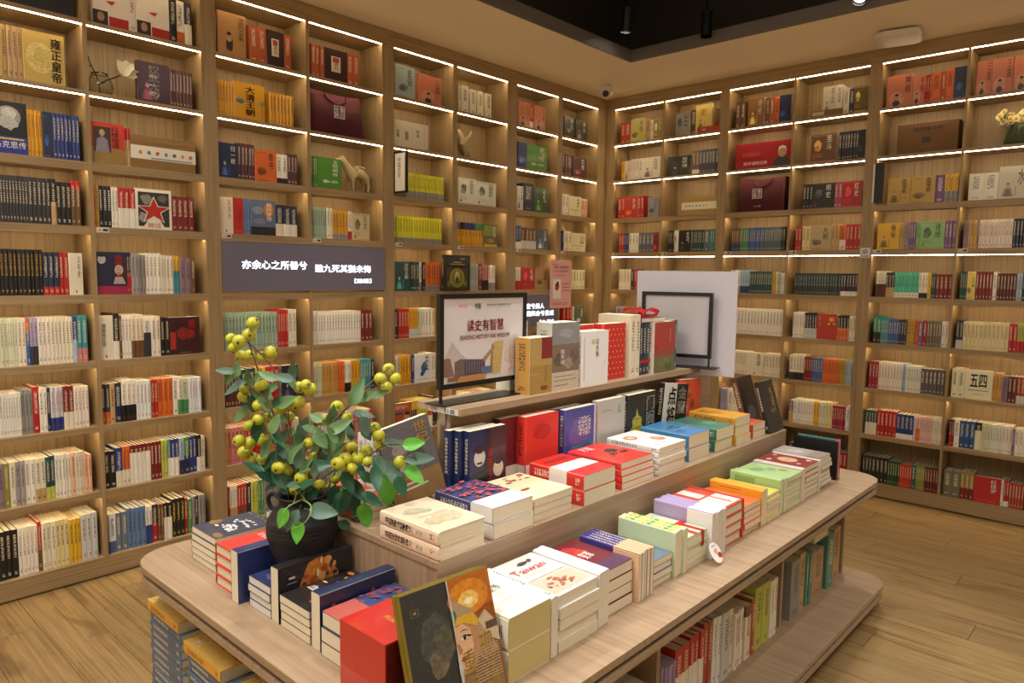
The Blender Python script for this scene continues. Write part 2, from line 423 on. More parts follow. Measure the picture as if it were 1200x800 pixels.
def parse(code):
    txt=None; f=0; sign='-'; c2=None
    m=re.match(r'^([a-z]+\d?)([+-])([a-z]+\d?)(\d)$',code)
    if m: base,sign,c2,f=m[1],m[2],m[3],int(m[4])/10
    else: base=code
    if base not in PAL and base[:-1] in PAL and base[-1] in 'wgykt': txt=base[-1]; base=base[:-1]
    h1,n1=pal(base); h2,n2=(pal(c2) if c2 else (h1,n1))
    if sign=='+': c_lo,c_hi,f=h1,h2,1-f
    else: c_lo,c_hi=h2,h1
    lum=sum(lin(h1))/3
    ink={'w':'efe9dc','g':'c79a3c','y':'d8c040','k':'1a1512','t':'7fb0a0'}.get(txt) or ('2a2320' if lum>.22 else 'e0d3b4')
    if lum>.35 and random.random()<.3: ink='8d2a22'
    nm=n1+' spine' if not c2 else (f'{n1} spine with {n2} foot' if sign=='-' else f'{n1} spine with {n2} head')
    return lin(c_hi),lin(c_lo),f,lin(ink),nm,n1
ORD='first second third fourth fifth sixth seventh eighth ninth tenth eleventh twelfth thirteenth fourteenth fifteenth sixteenth seventeenth eighteenth nineteenth twentieth'.split()
def ordn(i): return ORD[i-1] if i<=20 else {21:'21st',22:'22nd',23:'23rd'}.get(i,f'{i}th')
ROWN=['top shelf','second shelf down','third shelf down','fourth shelf down','fifth shelf down','fourth shelf up','third shelf up','second shelf up','bottom shelf']
def cellname(b,r):
    return f"{ROWN[r]}, {ordn(b+1)} left-wall bay" if b<8 else f"{ROWN[r]}, {ordn(b-7)} right-wall bay"
def spine_book(mb,w,d,h,c_hi,c_lo,f,ink,seed,simple=False):
    uvf=[(0,0),(1,0),(1,1),(0,1)]
    if simple:
        k=dict(c1=c_hi,c2=c_lo,c3=ink,bp=(f,1,seed))
        mb.add([(0,0,0),(w,0,0),(w,0,h),(0,0,h)],[(0,1,2,3)],uvs=[uvf],**k)
        k['bp']=(f,0,0)
        mb.add([(0,0,0),(0,d,0),(0,d,h),(0,0,h)],[(0,3,2,1)],uvs=[[(0,0),(0,1),(1,1),(1,0)]],**k)
        mb.add([(w,0,0),(w,d,0),(w,d,h),(w,0,h)],[(0,1,2,3)],uvs=[uvf],**k)
        mb.add([(0,.002,h-.001),(w,.002,h-.001),(w,d,h-.001),(0,d,h-.001)],[(0,1,2,3)],PAGE)
        return
    t=min(.0015,w*.12)
    e=min(.0025,w*.15)
    k=dict(c1=c_hi,c2=c_lo,c3=ink)
    # spine, slightly rounded
    mb.add([(0,e,0),(w*.25,0,0),(w*.75,0,0),(w,e,0),(0,e,h),(w*.25,0,h),(w*.75,0,h),(w,e,h)],[(0,1,5,4),(1,2,6,5),(2,3,7,6)],bp=(f,1,seed),
        uvs=[[(0,0),(.25,0),(.25,1),(0,1)],[(.25,0),(.75,0),(.75,1),(.25,1)],[(.75,0),(1,0),(1,1),(.75,1)]],**k)
    for x0,x1 in((0,t),(w-t,w)):
        u=[(0,0),(0,0),(0,1),(0,1)]
        mb.add([(x0,e,0),(x1,e,0),(x1,d,0),(x0,d,0),(x0,e,h),(x1,e,h),(x1,d,h),(x0,d,h)],[(4,5,6,7),(0,1,5,4),(1,2,6,5),(2,3,7,6),(3,0,4,7)],bp=(f,0,0),
            uvs=[[(0,1)]*4]+[u]*4,**k)
    mb.add([(t,e,h-.003),(w-t,e,h-.003),(w-t,d-.003,h-.003),(t,d-.003,h-.003)],[(0,1,2,3)],PAGE)
# ------------------------------------------------------------------ a book with parts
def book(label,mat,w,h,t,code,group=None,hard=False,title=None,tcol=None,tbox=None,spine=True,polys=None,obi=None,inf=None,parent=None,spt=None,vert=True,pages=PAGE,name='book',cat='book',tbold=False):
    """local x: spine->fore edge, y: foot->head, z: back->front cover"""
    c_hi,c_lo,f,ink,nm,n1=parse(code)
    o=empty(name,label,cat,group,mat=mat) if parent is None else parent
    ct=.0028 if hard else .0011
    mb=MB(); k=dict(c1=c_hi,c2=c_lo,c3=ink)
    ov=.003 if hard else .0003
    U4=[(0,0),(1,0),(1,1),(0,1)]
    def slab(a,b,sp=False):
        x0,y0,z0=a;x1,y1,z1=b
        vs=[(x0,y0,z0),(x1,y0,z0),(x1,y1,z0),(x0,y1,z0),(x0,y0,z1),(x1,y0,z1),(x1,y1,z1),(x0,y1,z1)]
        mb.add(vs,[(0,3,2,1),(4,5,6,7),(0,1,5,4),(1,2,6,5),(2,3,7,6)],bp=(f,0,0),uvs=[[(0,0),(0,1),(1,1),(1,0)],U4,[(0,0)]*4,[(0,0),(0,1),(0,1),(0,0)],[(0,1)]*4],**k)
    r=min(.004,t*.2) if not hard else min(.007,t*.22)
    slab((r,0,0),(w,h,ct)); slab((r,0,t-ct),(w,h,t))
    # spine: rounded strip of five facets
    prof=[(r,0),(r*.25,t*.08),(0,t*.3),(0,t*.7),(r*.25,t*.92),(r,t)]
    vs=[(px,0,pz) for px,pz in prof]+[(px,h,pz) for px,pz in prof]
    fs=[];us=[]
    for i in range(5):
        a,b=prof[i][1]/t,prof[i+1][1]/t
        fs.append((i+1,i,i+6,i+7)); us.append([(b,0),(a,0),(a,1),(b,1)])
    mb.add(vs,fs,bp=(f,1 if spine and not spt else 0,random.random()),uvs=us,**k)
    mb.build('cover',PR,o)
    pb=MB(); pb.box((r*.6,ov,ct),(w-ov,h-ov,t-ct),pages); pb.build('page_block',PA,o)
    if obi:
        oh,o0,o1=obi; ob=MB(); g=.0005
        for zz0,zz1 in((-g,0),(t,t+g)): ob.box((r,h*o0,zz0),(w+g,h*o1,zz1),lin(oh))
        ob.box((-g,h*o0,r*.3),(0,h*o1,t-r*.3),lin(oh)); ob.box((w,h*o0,0),(w+g,h*o1,t),lin(oh)) if False else None
        ob.add([(r,h*o0,-g),(-g,h*o0,t*.2),(-g,h*o1,t*.2),(r,h*o1,-g)],[(0,1,2,3)],lin(oh)); ob.add([(r,h*o0,t+g),(-g,h*o0,t*.8),(-g,h*o1,t*.8),(r,h*o1,t+g)],[(0,1,2,3)],lin(oh))
        ob.build('belly_band',PR,o)
    if polys: art(o,polys,w,h,t+.0004 if not obi else t+.0007)
    if title:
        lum=sum(c_hi)/3
        im=inks[tcol or ('black' if lum>.2 else 'white')]
        x0,y0,x1,y1=tbox or (.6,.35,.85,.92)
        text(title,im,o,x0*w,y0*h,(x1-x0)*w,(y1-y0)*h,t+.0024,vert=vert,bold=tbold)
    if spt:
        mm=Matrix(((0,0,-1,0),(0,1,0,0),(1,0,0,0),(0,0,0,1)))
        lum=sum(c_hi)/3
        s,col,a,b=spt
        # spine plane: u = thickness (z), v = height (y), outward = -x
        mm=Matrix(((0,0,-1,0),(0,1,0,0),(1,0,0,0),(0,0,0,1)))
        text(s,inks[col],o,t*.22,h*a,t*.56,h*(b-a),.0006,vert=True,mat=mm,name='spine_lettering')
    return o
def generic_polys(col,r=None):
    """a small picture for an unnamed cover: washes of ink in the cover's own tones"""
    def sh(k): return ''.join('%02x'%max(0,min(255,int(int(col[i:i+2],16)*k))) for i in(0,2,4))
    lum=sum(lin(col))/3
    a,b=(sh(.72),sh(.5)) if lum>.2 else (sh(1.9),sh(2.6))
    x=random.uniform(.15,.4); y=random.uniform(.15,.3); k=random.random()
    if k<.34: return [(a,blot(x+.15,y+.1,.28,.14)),(b,blot(x+.1,y+.06,.16,.1)),(a,rc(.12,.9,.5,.92)),(b,rc(.12,.05,.6,.065))]
    if k<.67: return [(a,[(.12,.08),(.2,.3),(.28,.36),(.42,.34),(.5,.08)]),(b,[(.2,.08),(.26,.28),(.36,.28),(.44,.08)]),('c9a684',ell(.31,.42,.06,.05)),(b,blot(.31,.47,.07,.03)),(b,rc(.55,.08,.57,.4))]
    return [(a,rc(.06,.04,.94,.055)),(a,rc(.06,.945,.94,.96)),('a8302a',rc(.1,.1,.2,.17)),(a,rc(.1,.2,.5,.22)),(b,blot(.3,.6,.18,.22)),(a,blot(.25,.5,.12,.12)),(a,rc(.1,.28,.45,.295))]
FACEPOLY={
 'st':[('2e2c2a',rc(.07,.08,.93,.92)),('8f8a80',blot(.3,.75,.2,.14)),('6d6860',blot(.75,.78,.16,.12)),('a39c90',blot(.2,.3,.14,.14)),('e9e2d2',[(.15,0),(.5,.45),(.85,0)]),
   ('e9e2d2',[(.5+.5*math.cos(math.pi/2+i*math.pi/5)*(1 if i%2==0 else .42),.47+.36*math.sin(math.pi/2+i*math.pi/5)*(1 if i%2==0 else .42)) for i in range(10)]),
   ('c22a1c',[(.5+.44*math.cos(math.pi/2+i*math.pi/5)*(1 if i%2==0 else .40),.47+.32*math.sin(math.pi/2+i*math.pi/5)*(1 if i%2==0 else .40)) for i in range(10)])],
 'wr':[('b3211f',rc(.45,0,1,.22)),('2b2420',rc(0,0,.42,.3)),('b98a6c',ell(.22,.18,.1,.09)),('c23a2c',[(.35,.5),(.65,.53),(.55,.44)])],
 'bb':[('9b9a98',ell(.5,.72,.34,.2)),('c9c8c4',ell(.52,.78,.2,.11)),('b8b7b3',blot(.5,.6,.3,.16)),('24318a',rc(0,0,1,.34)),('d8c23a',rc(.1,.28,.9,.31))],
 'rb':[('9c7a3c',rc(0,0,1,.4)),('3a2f28',rc(.1,.3,.6,.9)),('c9a17c',ell(.35,.76,.08,.08)),('8f8494',[(.15,.3),(.2,.6),(.35,.68),(.5,.6),(.55,.3)])],
 'nm':[('a5224e',rc(0,0,1,.2)),('c9c5c0',ell(.2,.82,.13,.1)),('1c1a22',blot(.2,.92,.13,.05)),('3a1c24',rc(.6,.25,1,.9)),('d6c8b8',ell(.74,.58,.14,.12)),('b8aca0',[(.55,.25),(.62,.42),(.85,.42),(.95,.25)])],
 'bd':[('171a26',rc(0,0,1,.24)),('8f9ab0',blot(.3,.7,.25,.15)),('d98a2a',ell(.72,.72,.2,.2,10)),('7c89a6',blot(.35,.4,.3,.12))],
 'dm':[('e6d9c0',rc(.3,.3,.7,.78)),('b3402c',rc(.36,.6,.64,.75))],
 'cr':[('b3211f',ell(.5,.08,.05,.04))],
 'md':[('7a1c1c',blot(.5,.55,.35,.2)),('b3302a',rc(.02,.15,.2,.6)),('7a6a50',rc(.3,.04,.7,.06))],
 'gr':[('d9e0c8',blot(.35,.25,.16,.06)),('a9c88a',blot(.7,.25,.2,.06))],
 'yo':[('7d8a88',blot(.2,.5,.2,.1)),('5a6a70',blot(.2,.47,.13,.06)),('7d8a88',blot(.9,.5,.12,.07)),('b87a18',rc(.9,.05,.94,.6))],
 'gd':[('e3cf7a',ell(.4,.5,.34,.3)),('d8c068',blot(.45,.5,.3,.25))],
 'bo':[('c9996c',ell(.72,.4,.2,.2)),('2a1c14',blot(.75,.62,.2,.08)),('3a4a8a',rc(.05,.6,.5,.68)),('d08a2a',rc(0,0,1,.18))],
 'tb':[('33291f',blot(.42,.3,.16,.2)),('c9a070',ell(.4,.42,.1,.09)),('241d18',blot(.4,.52,.1,.05))],
 'sa':[('d99878',ell(.4,.25,.3,.22)),('2a2c38',blot(.4,.12,.2,.12)),('c99a72',ell(.42,.28,.09,.08)),('1d1a1c',blot(.42,.37,.1,.05))],
 'wb':[('3f6a9c',blot(.55,.5,.2,.22)),('35588a',blot(.45,.3,.16,.1)),('5a86b4',blot(.62,.62,.1,.14)),('a8a49c',rc(.1,.1,.9,.12))],
 'rgd':[('d8a83a',blot(.72,.78,.16,.1)),('d8a83a',blot(.6,.6,.08,.06)),('c99a30',blot(.85,.62,.08,.06))],
 'rd':[('8a1418',blot(.7,.55,.12,.2)),('c93a30',rc(.1,.05,.85,.12))],
 'gt':[('8a9a4a',rc(0,.5,1,.95)),('c0963c',blot(.5,.3,.35,.12)),('d9c83a',rc(.05,.02,.95,.12))],
 'cy':[('3a332a',rc(.14,.3,.86,.32)),('3a332a',rc(.3,.16,.7,.17))],
}
# ------------------------------------------------------------------ books on the wall shelves
SHELF='''L0 0|Fbk:管理智慧 1 -4.611 -4.236 0.24 i
L0 1|Fgd:雍正 1 -4.596 -4.528 0.23 i|tn 4 -4.528 -4.449 0.23 i|Fgd:雍正皇帝 1 -4.449 -4.284 0.23 i
L0 2|Fbb:马克思传 1 -4.587 -4.447 0.23 i|yo 4 -4.447 -4.387 0.21|Fnv 1 -4.387 -4.346 0.21 i|nb 7 -4.346 -4.234 0.21
L0 3|dg 5 -4.608 -4.564 0.21|dg 9 -4.564 -4.457 0.21|cg 5 -4.457 -4.366 0.21|bk-tn5 1 -4.366 -4.345 0.21 i|bk 3 -4.345 -4.282 0.2|br+rd2 2 -4.282 -4.242 0.21
L0 4|bkg 5 -4.642 -4.579 0.21|bkg 10 -4.579 -4.411 0.21|nv-rd2 3 -4.411 -4.345 0.2|rd 2 -4.345 -4.306 0.2|Fcr:父与史 1 -4.306 -4.248 0.2 i
L0 5|cr 4 -4.638 -4.594 0.22|pg 2 -4.594 -4.562 0.22|cr 2 -4.562 -4.546 0.22|pg 2 -4.546 -4.526 0.22|cr 2 -4.526 -4.493 0.22|bl+or3 1 -4.493 -4.476 0.22|lv-dg4 2 -4.476 -4.445 0.22|wp 3 -4.445 -4.394 0.22|cr 6 -4.394 -4.301 0.22|nb-lb5 1 -4.301 -4.283 0.22|tl-pk3 2 -4.283 -4.238 0.22
L0 6|rw 4 -4.66 -4.596 0.21|rw 7 -4.596 -4.527 0.2|gy 3 -4.527 -4.48 0.21|rd 1 -4.48 -4.453 0.22 i|wh 2 -4.453 -4.421 0.21|nv 1 -4.421 -4.407 0.21|lc-nb3 3 -4.407 -4.354 0.21|mr-cr4 2 -4.354 -4.31 0.21|wp 4 -4.31 -4.244 0.2
L0 7|gy 3 -4.656 -4.631 0.21|mv 1 -4.631 -4.608 0.21 i|ol 1 -4.608 -4.585 0.21 i|cr 1 -4.585 -4.562 0.21 i|mg 2 -4.562 -4.525 0.21|wh 2 -4.525 -4.484 0.21|cr-tn3 2 -4.484 -4.442 0.21|dt-yg3 2 -4.442 -4.403 0.21|wh 3 -4.403 -4.36 0.21|wp 2 -4.36 -4.335 0.21|pc 1 -4.335 -4.316 0.21|cr 3 -4.316 -4.279 0.21|pc 2 -4.279 -4.245 0.19
L0 8|nv 2 -4.678 -4.64 0.22 i|bk 3 -4.64 -4.567 0.23 i|wh 5 -4.567 -4.488 0.23|rd-br5 1 -4.488 -4.471 0.24|cr 3 -4.471 -4.414 0.23|yc 3 -4.414 -4.356 0.23|ye 3 -4.356 -4.304 0.22|lg 3 -4.304 -4.231 0.23 i
L1 0|Fwr:任正非 1 -4.157 -3.998 0.24 i|wr 1 -3.998 -3.959 0.23 i|Fwr:任正非 1 -3.959 -3.803 0.24 i|bk 1 -3.803 -3.765 0.22 i|wh-or3 1 -3.765 -3.722 0.22 i|nv-wh5 1 -3.722 -3.687 0.22 i
L1 1|Fmp:汉武大帝 1 -3.97 -3.81 0.2 i|mb 7 -3.81 -3.692 0.19
L1 2|Frb:红楼隐语 1 -4.192 -4.038 0.2 i|tn+rd3 2 -4.038 -4.01 0.19
L1 3|or 1 -4.192 -4.179 0.2|yb 1 -4.179 -4.164 0.2|bkw 3 -4.164 -4.107 0.2|wh 2 -4.107 -4.076 0.2|rd-wh5 3 -4.076 -3.997 0.2|Fst:跨过 1 -3.997 -3.821 0.205 i|mr 4 -3.821 -3.702 0.18
L1 4|Fnm:南陈北李 1 -4.192 -4.049 0.21 i|nv-rd5 2 -4.049 -4.028 0.21|mg 2 -4.028 -3.992 0.21|gy 2 -3.992 -3.959 0.2|wh 4 -3.959 -3.883 0.21|cr 2 -3.883 -3.858 0.2|wp 2 -3.858 -3.823 0.2|ye-tl6 2 -3.823 -3.788 0.2|mv 2 -3.788 -3.729 0.19|br 1 -3.729 -3.707 0.19
L1 5|Fcr:诸葛亮正传 1 -4.192 -4.124 0.22 i|bk-wh4 1 -4.124 -4.096 0.23 i|br 1 -4.096 -4.084 0.22|wh 3 -4.084 -4.036 0.22|cr-br4 3 -4.036 -3.978 0.22|wh-dg6 1 -3.978 -3.941 0.21 i|wp 2 -3.941 -3.898 0.21|bk 2 -3.898 -3.851 0.2|Fmd:暗黑 1 -3.851 -3.693 0.2 i
L1 6|dg-or3 2 -4.19 -4.151 0.2|tn 1 -4.151 -4.128 0.2|nv 1 -4.128 -4.096 0.2 i|wh-bk4 3 -4.096 -4.027 0.21|wl 4 -4.027 -3.956 0.2|gn 1 -3.956 -3.952 0.2|rd 2 -3.952 -3.922 0.2|or 3 -3.922 -3.843 0.2|wh 1 -3.843 -3.817 0.2|wh-gn4 1 -3.817 -3.794 0.2|pg-gn4 1 -3.794 -3.758 0.19 i|wb 4 -3.758 -3.693 0.19
L1 7|bkw 2 -4.191 -4.136 0.19|nb-cr4 1 -4.136 -4.104 0.2 i|or-cr4 2 -4.104 -4.067 0.2|mr-wh8 5 -4.067 -3.967 0.2|mr 3 -3.967 -3.911 0.2|yg 2 -3.911 -3.88 0.2|tl-wh5 1 -3.88 -3.863 0.2|nb-wh5 2 -3.863 -3.822 0.2|lb-nv4 1 -3.822 -3.795 0.2|gn-nv5 1 -3.795 -3.768 0.2|nb 2 -3.768 -3.726 0.2|bk-wh4 1 -3.726 -3.703 0.2|cr 1 -3.703 -3.679 0.19
L1 8|wb-bl3 1 -4.18 -4.148 0.2 i|ph 2 -4.148 -4.092 0.2|bp 2 -4.092 -4.05 0.21|bp 2 -4.05 -4.004 0.21|wh-nb5 2 -4.004 -3.97 0.2|dg-rd5 1 -3.97 -3.94 0.2|br 2 -3.94 -3.913 0.2|bk-wh6 2 -3.913 -3.869 0.2|bky 3 -3.869 -3.801 0.21|rd 1 -3.801 -3.782 0.2|gn 1 -3.782 -3.759 0.19|gy 1 -3.759 -3.745 0.2|dg 1 -3.745 -3.726 0.2|gy 2 -3.726 -3.688 0.2
L2 0|Ftb:清国四大名著 1 -3.55 -3.391 0.23 i|bo 2 -3.372 -3.27 0.2 i|Fdm:漱石 1 -3.27 -3.159 0.2 i|bo 1 -3.159 -3.11 0.2 i
L2 1|yo 6 -3.564 -3.468 0.19|Fyo:大清王朝 1 -3.468 -3.287 0.2 i|yo 7 -3.256 -3.105 0.18
L2 2|Fnv:归一统 1 -3.563 -3.452 0.19 i|ms 5 -3.452 -3.351 0.2|Forl:奇书 1 -3.351 -3.22 0.18 i|wh-bk2 2 -3.22 -3.149 0.17|ms 3 -3.149 -3.083 0.18
L2 3|Fcr:风流去 1 -3.567 -3.489 0.2 i|Frd 1 -3.489 -3.429 0.2 i|bp 3 -3.429 -3.384 0.2|Fbd:破碎梦想 1 -3.384 -3.232 0.2 i|nv-cr4 1 -3.232 -3.177 0.18 i|nv-wh4 2 -3.177 -3.088 0.18
L2 5|sg 17 -3.57 -3.229 0.21|rd 4 -3.229 -3.162 0.22|cr 2 -3.162 -3.105 0.22
L2 6|mb 5 -3.558 -3.468 0.21|dt 2 -3.468 -3.375 0.21 i|ye 3 -3.375 -3.311 0.21|rd 3 -3.311 -3.229 0.21|gy 1 -3.229 -3.207 0.21|Fnp:梅 1 -3.207 -3.105 0.21 i
L2 7|ye 1 -3.567 -3.552 0.21|pk 5 -3.552 -3.435 0.21|rd 4 -3.435 -3.329 0.21|or 3 -3.329 -3.264 0.21|gy 4 -3.264 -3.191 0.21|rd 3 -3.191 -3.145 0.21|cr 2 -3.145 -3.099 0.21
L2 8|rd 1 -3.556 -3.546 0.21|wh-tn4 3 -3.546 -3.5 0.21|rd-br3 3 -3.5 -3.443 0.21|nv 1 -3.443 -3.417 0.21|yg 2 -3.417 -3.374 0.21|gn 2 -3.374 -3.337 0.21|gy 3 -3.337 -3.226 0.21|wh 4 -3.226 -3.111 0.21
L3 0|bo 3 -2.981 -2.893 0.19|Fdm:漱石 1 -2.893 -2.729 0.19 i|bo 2 -2.729 -2.64 0.19
L3 2|gr 3 -2.991 -2.95 0.19|Fgr:王阳明传 1 -2.95 -2.78 0.19 i
L3 3|sg 7 -2.996 -2.888 0.19|cr 2 -2.888 -2.846 0.19|yo-gy2 5 -2.846 -2.733 0.18|wh-rd3 1 -2.733 -2.701 0.18|Ftc:古文 1 -2.701 -2.569 0.17 i
L3 5|wh 18 -3 -2.641 0.2|mr 3 -2.641 -2.546 0.2
L3 6|wh 1 -2.999 -2.975 0.2|pg 3 -2.975 -2.933 0.2|oc 5 -2.933 -2.82 0.2|or 3 -2.82 -2.769 0.2|wh-bk3 3 -2.769 -2.717 0.2|yo 3 -2.717 -2.644 0.2|tl 4 -2.644 -2.562 0.2|nv 1 -2.562 -2.535 0.2
L3 7|wh+rd3 2 -2.986 -2.937 0.2|wp 3 -2.937 -2.875 0.2|gy 2 -2.875 -2.837 0.2|bl 2 -2.837 -2.786 0.2|cr 4 -2.786 -2.707 0.2|pk 3 -2.707 -2.64 0.2|cr 2 -2.64 -2.579 0.2|rd 1 -2.579 -2.544 0.19
L3 8|gy 4 -2.991 -2.867 0.2|wh 4 -2.867 -2.737 0.2|tn 4 -2.737 -2.602 0.2|wh 2 -2.602 -2.532 0.2
L4 0|Fbg:史记 1 -2.357 -2.191 0.21 i|Fsa:八千里路 1 -2.153 -1.952 0.19 i
L4 2|yw-gy3 17 -2.265 -1.925 0.17
L4 3|yw-gy2 18 -2.367 -1.94 0.18
L4 4|Fdt:万历王朝 1 -2.369 -2.229 0.2 i|bk 1 -2.229 -2.206 0.2|dt 2 -2.206 -2.145 0.2|wh-gy3 1 -2.145 -2.122 0.2|bk 1 -2.122 -2.091 0.2|or-gy2 6 -2.091 -1.947 0.2
L4 5|dg 1 -2.37 -2.333 0.2|rd 4 -2.333 -2.237 0.2|yo-lg3 4 -2.237 -2.16 0.2|pg 2 -2.16 -2.121 0.2|wh 4 -2.121 -2.01 0.2|yo 1 -2.01 -1.994 0.2
L4 6|wh 2 -2.371 -2.32 0.2|yo 4 -2.32 -2.222 0.2|nb 1 -2.222 -2.191 0.2|Fwb:蓝 1 -2.191 -2.042 0.2 i|wp 2 -2.042 -1.993 0.2
L4 7|Fbo:知行合一 1 -2.372 -2.222 0.2 i|bk+ye3 3 -2.222 -2.16 0.2|yw 4 -2.16 -2.057 0.2|rd-wh4 1 -2.057 -2.024 0.2|dg 1 -2.024 -1.984 0.21
L5 0|gw 1 -1.789 -1.764 0.18|gw 1 -1.756 -1.688 0.19|gw 1 -1.67 -1.609 0.18|gw 1 -1.592 -1.529 0.18|gw 1 -1.511 -1.448 0.18
L5 2|Fwg:中国哲学史 1 -1.784 -1.602 0.19 i|Fwg:中国哲学史 1 -1.602 -1.391 0.18 i
L5 3|ye+pu3 1 -1.782 -1.748 0.17|yo+bk3 1 -1.748 -1.713 0.17|yo+nb3 3 -1.713 -1.607 0.17|yo+gn3 3 -1.607 -1.517 0.17|Fgt:古书 1 -1.517 -1.368 0.17 i
L5 4|bg 3 -1.657 -1.568 0.2|mr 1 -1.568 -1.522 0.2|pk-bk4 2 -1.522 -1.457 0.19|wh-gy3 3 -1.457 -1.382 0.19
L5 7|cr 3 -1.772 -1.648 0.2|rd 3 -1.648 -1.519 0.2|cr 3 -1.519 -1.405 0.2
L6 0|Fsa:孔子 1 -1.151 -1.009 0.19 i|rd-wh3 1 -1.009 -0.957 0.19|Fsa:孔子传 1 -0.957 -0.819 0.19 i
L6 1|Fnb 1 -1.145 -1.043 0.2 i|Fgr:灵飞经 1 -1.043 -0.788 0.2 i
L6 2|Fwn:56 1 -1.148 -1.077 0.19 i|nv 1 -1.077 -0.942 0.22 i|Fgp:礼 1 -0.942 -0.768 0.2 i
L6 3|bl-wh3 2 -1.152 -1.091 0.18|br-lg4 4 -1.091 -0.902 0.17|Fbw:古画 1 -0.902 -0.76 0.17 i
L6 4|wh-rd4 3 -1.156 -1.084 0.18|Frm:礼物 1 -1.084 -0.916 0.18 i|Fbe:山居 1 -0.916 -0.74 0.18 i
L6 6|cr 4 -1.122 -0.975 0.2|wh 4 -0.975 -0.756 0.2
L7 0|Fdl:碑帖 1 -0.573 -0.433 0.17 i|Fdl:碑帖 1 -0.409 -0.25 0.17 i
L7 1|ms 4 -0.586 -0.445 0.18|Fms:红楼 1 -0.445 -0.25 0.18 i
L7 2|wh 2 -0.576 -0.482 0.18|Fcy:宋 1 -0.482 -0.312 0.17 i|cr-pc9 2 -0.312 -0.213 0.16
L7 3|nb 1 -0.566 -0.543 0.17|cr 3 -0.543 -0.436 0.17|Fcy:山 1 -0.436 -0.239 0.16 i
L7 4|cy 5 -0.449 -0.227 0.17
L7 5|rd 3 -0.534 -0.402 0.17|wh-rd3 1 -0.402 -0.365 0.17|Fgg:诗 1 -0.365 -0.24 0.17 i
R8 0|rg 2 0.129 0.236 0.18|Fyg2:闲情 1 0.236 0.385 0.2 i|tn 1 0.385 0.436 0.19|wr 2 0.436 0.47 0.17|Foy:山海 1 0.47 0.553 0.18 i
R8 1|yo 1 0.148 0.185 0.17|Fwt:人物 1 0.185 0.247 0.17 i|wr 3 0.247 0.309 0.18|wh 2 0.309 0.362 0.18|Fwh:人间词话 1 0.362 0.549 0.18 i
R8 2|rd 2 0.123 0.196 0.19|Frg:水浒 1 0.196 0.33 0.19 i|rd 2 0.33 0.391 0.19|Fgy2:灯 1 0.434 0.545 0.17 i
R8 3|rd 2 0.142 0.197 0.17|nb 3 0.197 0.251 0.17|wh 3 0.251 0.349 0.17|bw 4 0.349 0.505 0.17|Fmr 1 0.505 0.556 0.17 i
R8 4|cr-wh3 4 0.152 0.262 0.18|wh 1 0.262 0.28 0.18|dg 1 0.28 0.316 0.18|rd 1 0.316 0.343 0.18|cr 3 0.343 0.422 0.16|nv 4 0.422 0.534 0.16
R8 5|lv 1 0.135 0.2 0.17|tn 2 0.2 0.264 0.17
R9 0|Fgy3:兰 1 0.684 0.811 0.19 i|ms 1 0.818 0.865 0.2|Fyt:史 1 0.865 1.009 0.23 i|tn 1 1.009 1.024 0.2
R9 1|Fbk:南怀瑾 1 0.623 0.839 0.16 i|br-wh2 2 0.847 0.909 0.19|ng 6 0.909 1.082 0.19
R9 3|bk 3 0.648 0.705 0.18|Frw 1 0.705 0.746 0.18 i|Fbk:鸟 1 0.746 0.865 0.18 i|dt 6 0.865 0.982 0.18|sl 1 0.982 1.035 0.18|tl 2 1.035 1.073 0.18
R9 4|yc 16 0.66 0.972 0.15|wh 4 0.972 1.079 0.14
R9 7|gy 2 1.013 1.06 0.18|nb 2 1.06 1.092 0.18
R10 0|br 2 1.213 1.29 0.2|Fbt:诗经 1 1.311 1.447 0.21 i|br 1 1.447 1.487 0.2|bo 1 1.487 1.52 0.2|or 1 1.52 1.56 0.2|Fnv2 1 1.56 1.65 0.2 i
R10 3|br-nb3 5 1.22 1.299 0.18|gn 3 1.299 1.355 0.18|bl 7 1.355 1.473 0.18|sl 10 1.473 1.62 0.18|bk 2 1.62 1.653 0.18
R10 4|cr-tn3 4 1.227 1.307 0.18|lb-nb3 4 1.307 1.385 0.18|dt 10 1.385 1.57 0.17|yl 2 1.57 1.596 0.17|cr 1 1.596 1.61 0.17|sg 2 1.61 1.636 0.17|wh 3 1.636 1.669 0.16
R10 5|wh 16 1.249 1.665 0.2
R10 6|cr 9 1.249 1.393 0.18|Fcr:西游 1 1.393 1.526 0.18 i|cr 6 1.526 1.668 0.18
R10 7|lv 5 1.176 1.241 0.19|cr 1 1.241 1.286 0.19|wh 4 1.286 1.387 0.19
R11 0|Fbe2:清明上河图 1 1.879 1.974 0.21 i|wr 1 1.974 2.015 0.21|gw 1 2.02 2.061 0.18|dgw 1 2.061 2.095 0.17|Fot 1 2.095 2.179 0.18 i
R11 1|Fbr:圣斗 1 1.811 1.991 0.2 i|bm 7 2.009 2.141 0.2|Fbk 1 2.141 2.186 0.2 i
R11 2|bk 3 1.772 1.84 0.18|Fbg2:明史 1 1.84 1.997 0.18 i|pl 2 1.997 2.05 0.18|Frm:红史 1 2.05 2.182 0.18 i
R11 3|rd 2 1.73 1.775 0.18|yc 2 1.781 1.837 0.18|Fls:大明 1 1.837 1.99 0.18 i|tn 2 1.99 2.043 0.19|or-wp4 1 2.043 2.09 0.18|rd 4 2.09 2.194 0.18
R11 4|dgt 17 1.74 2.073 0.16|np-wh2 6 2.073 2.189 0.16
R11 5|wh 5 1.744 1.827 0.19|bkw-lg4 5 1.827 1.921 0.19|Frgd:梅花 1 1.921 2.067 0.19 i|bk-or5 4 2.067 2.149 0.18|cr 2 2.149 2.196 0.18
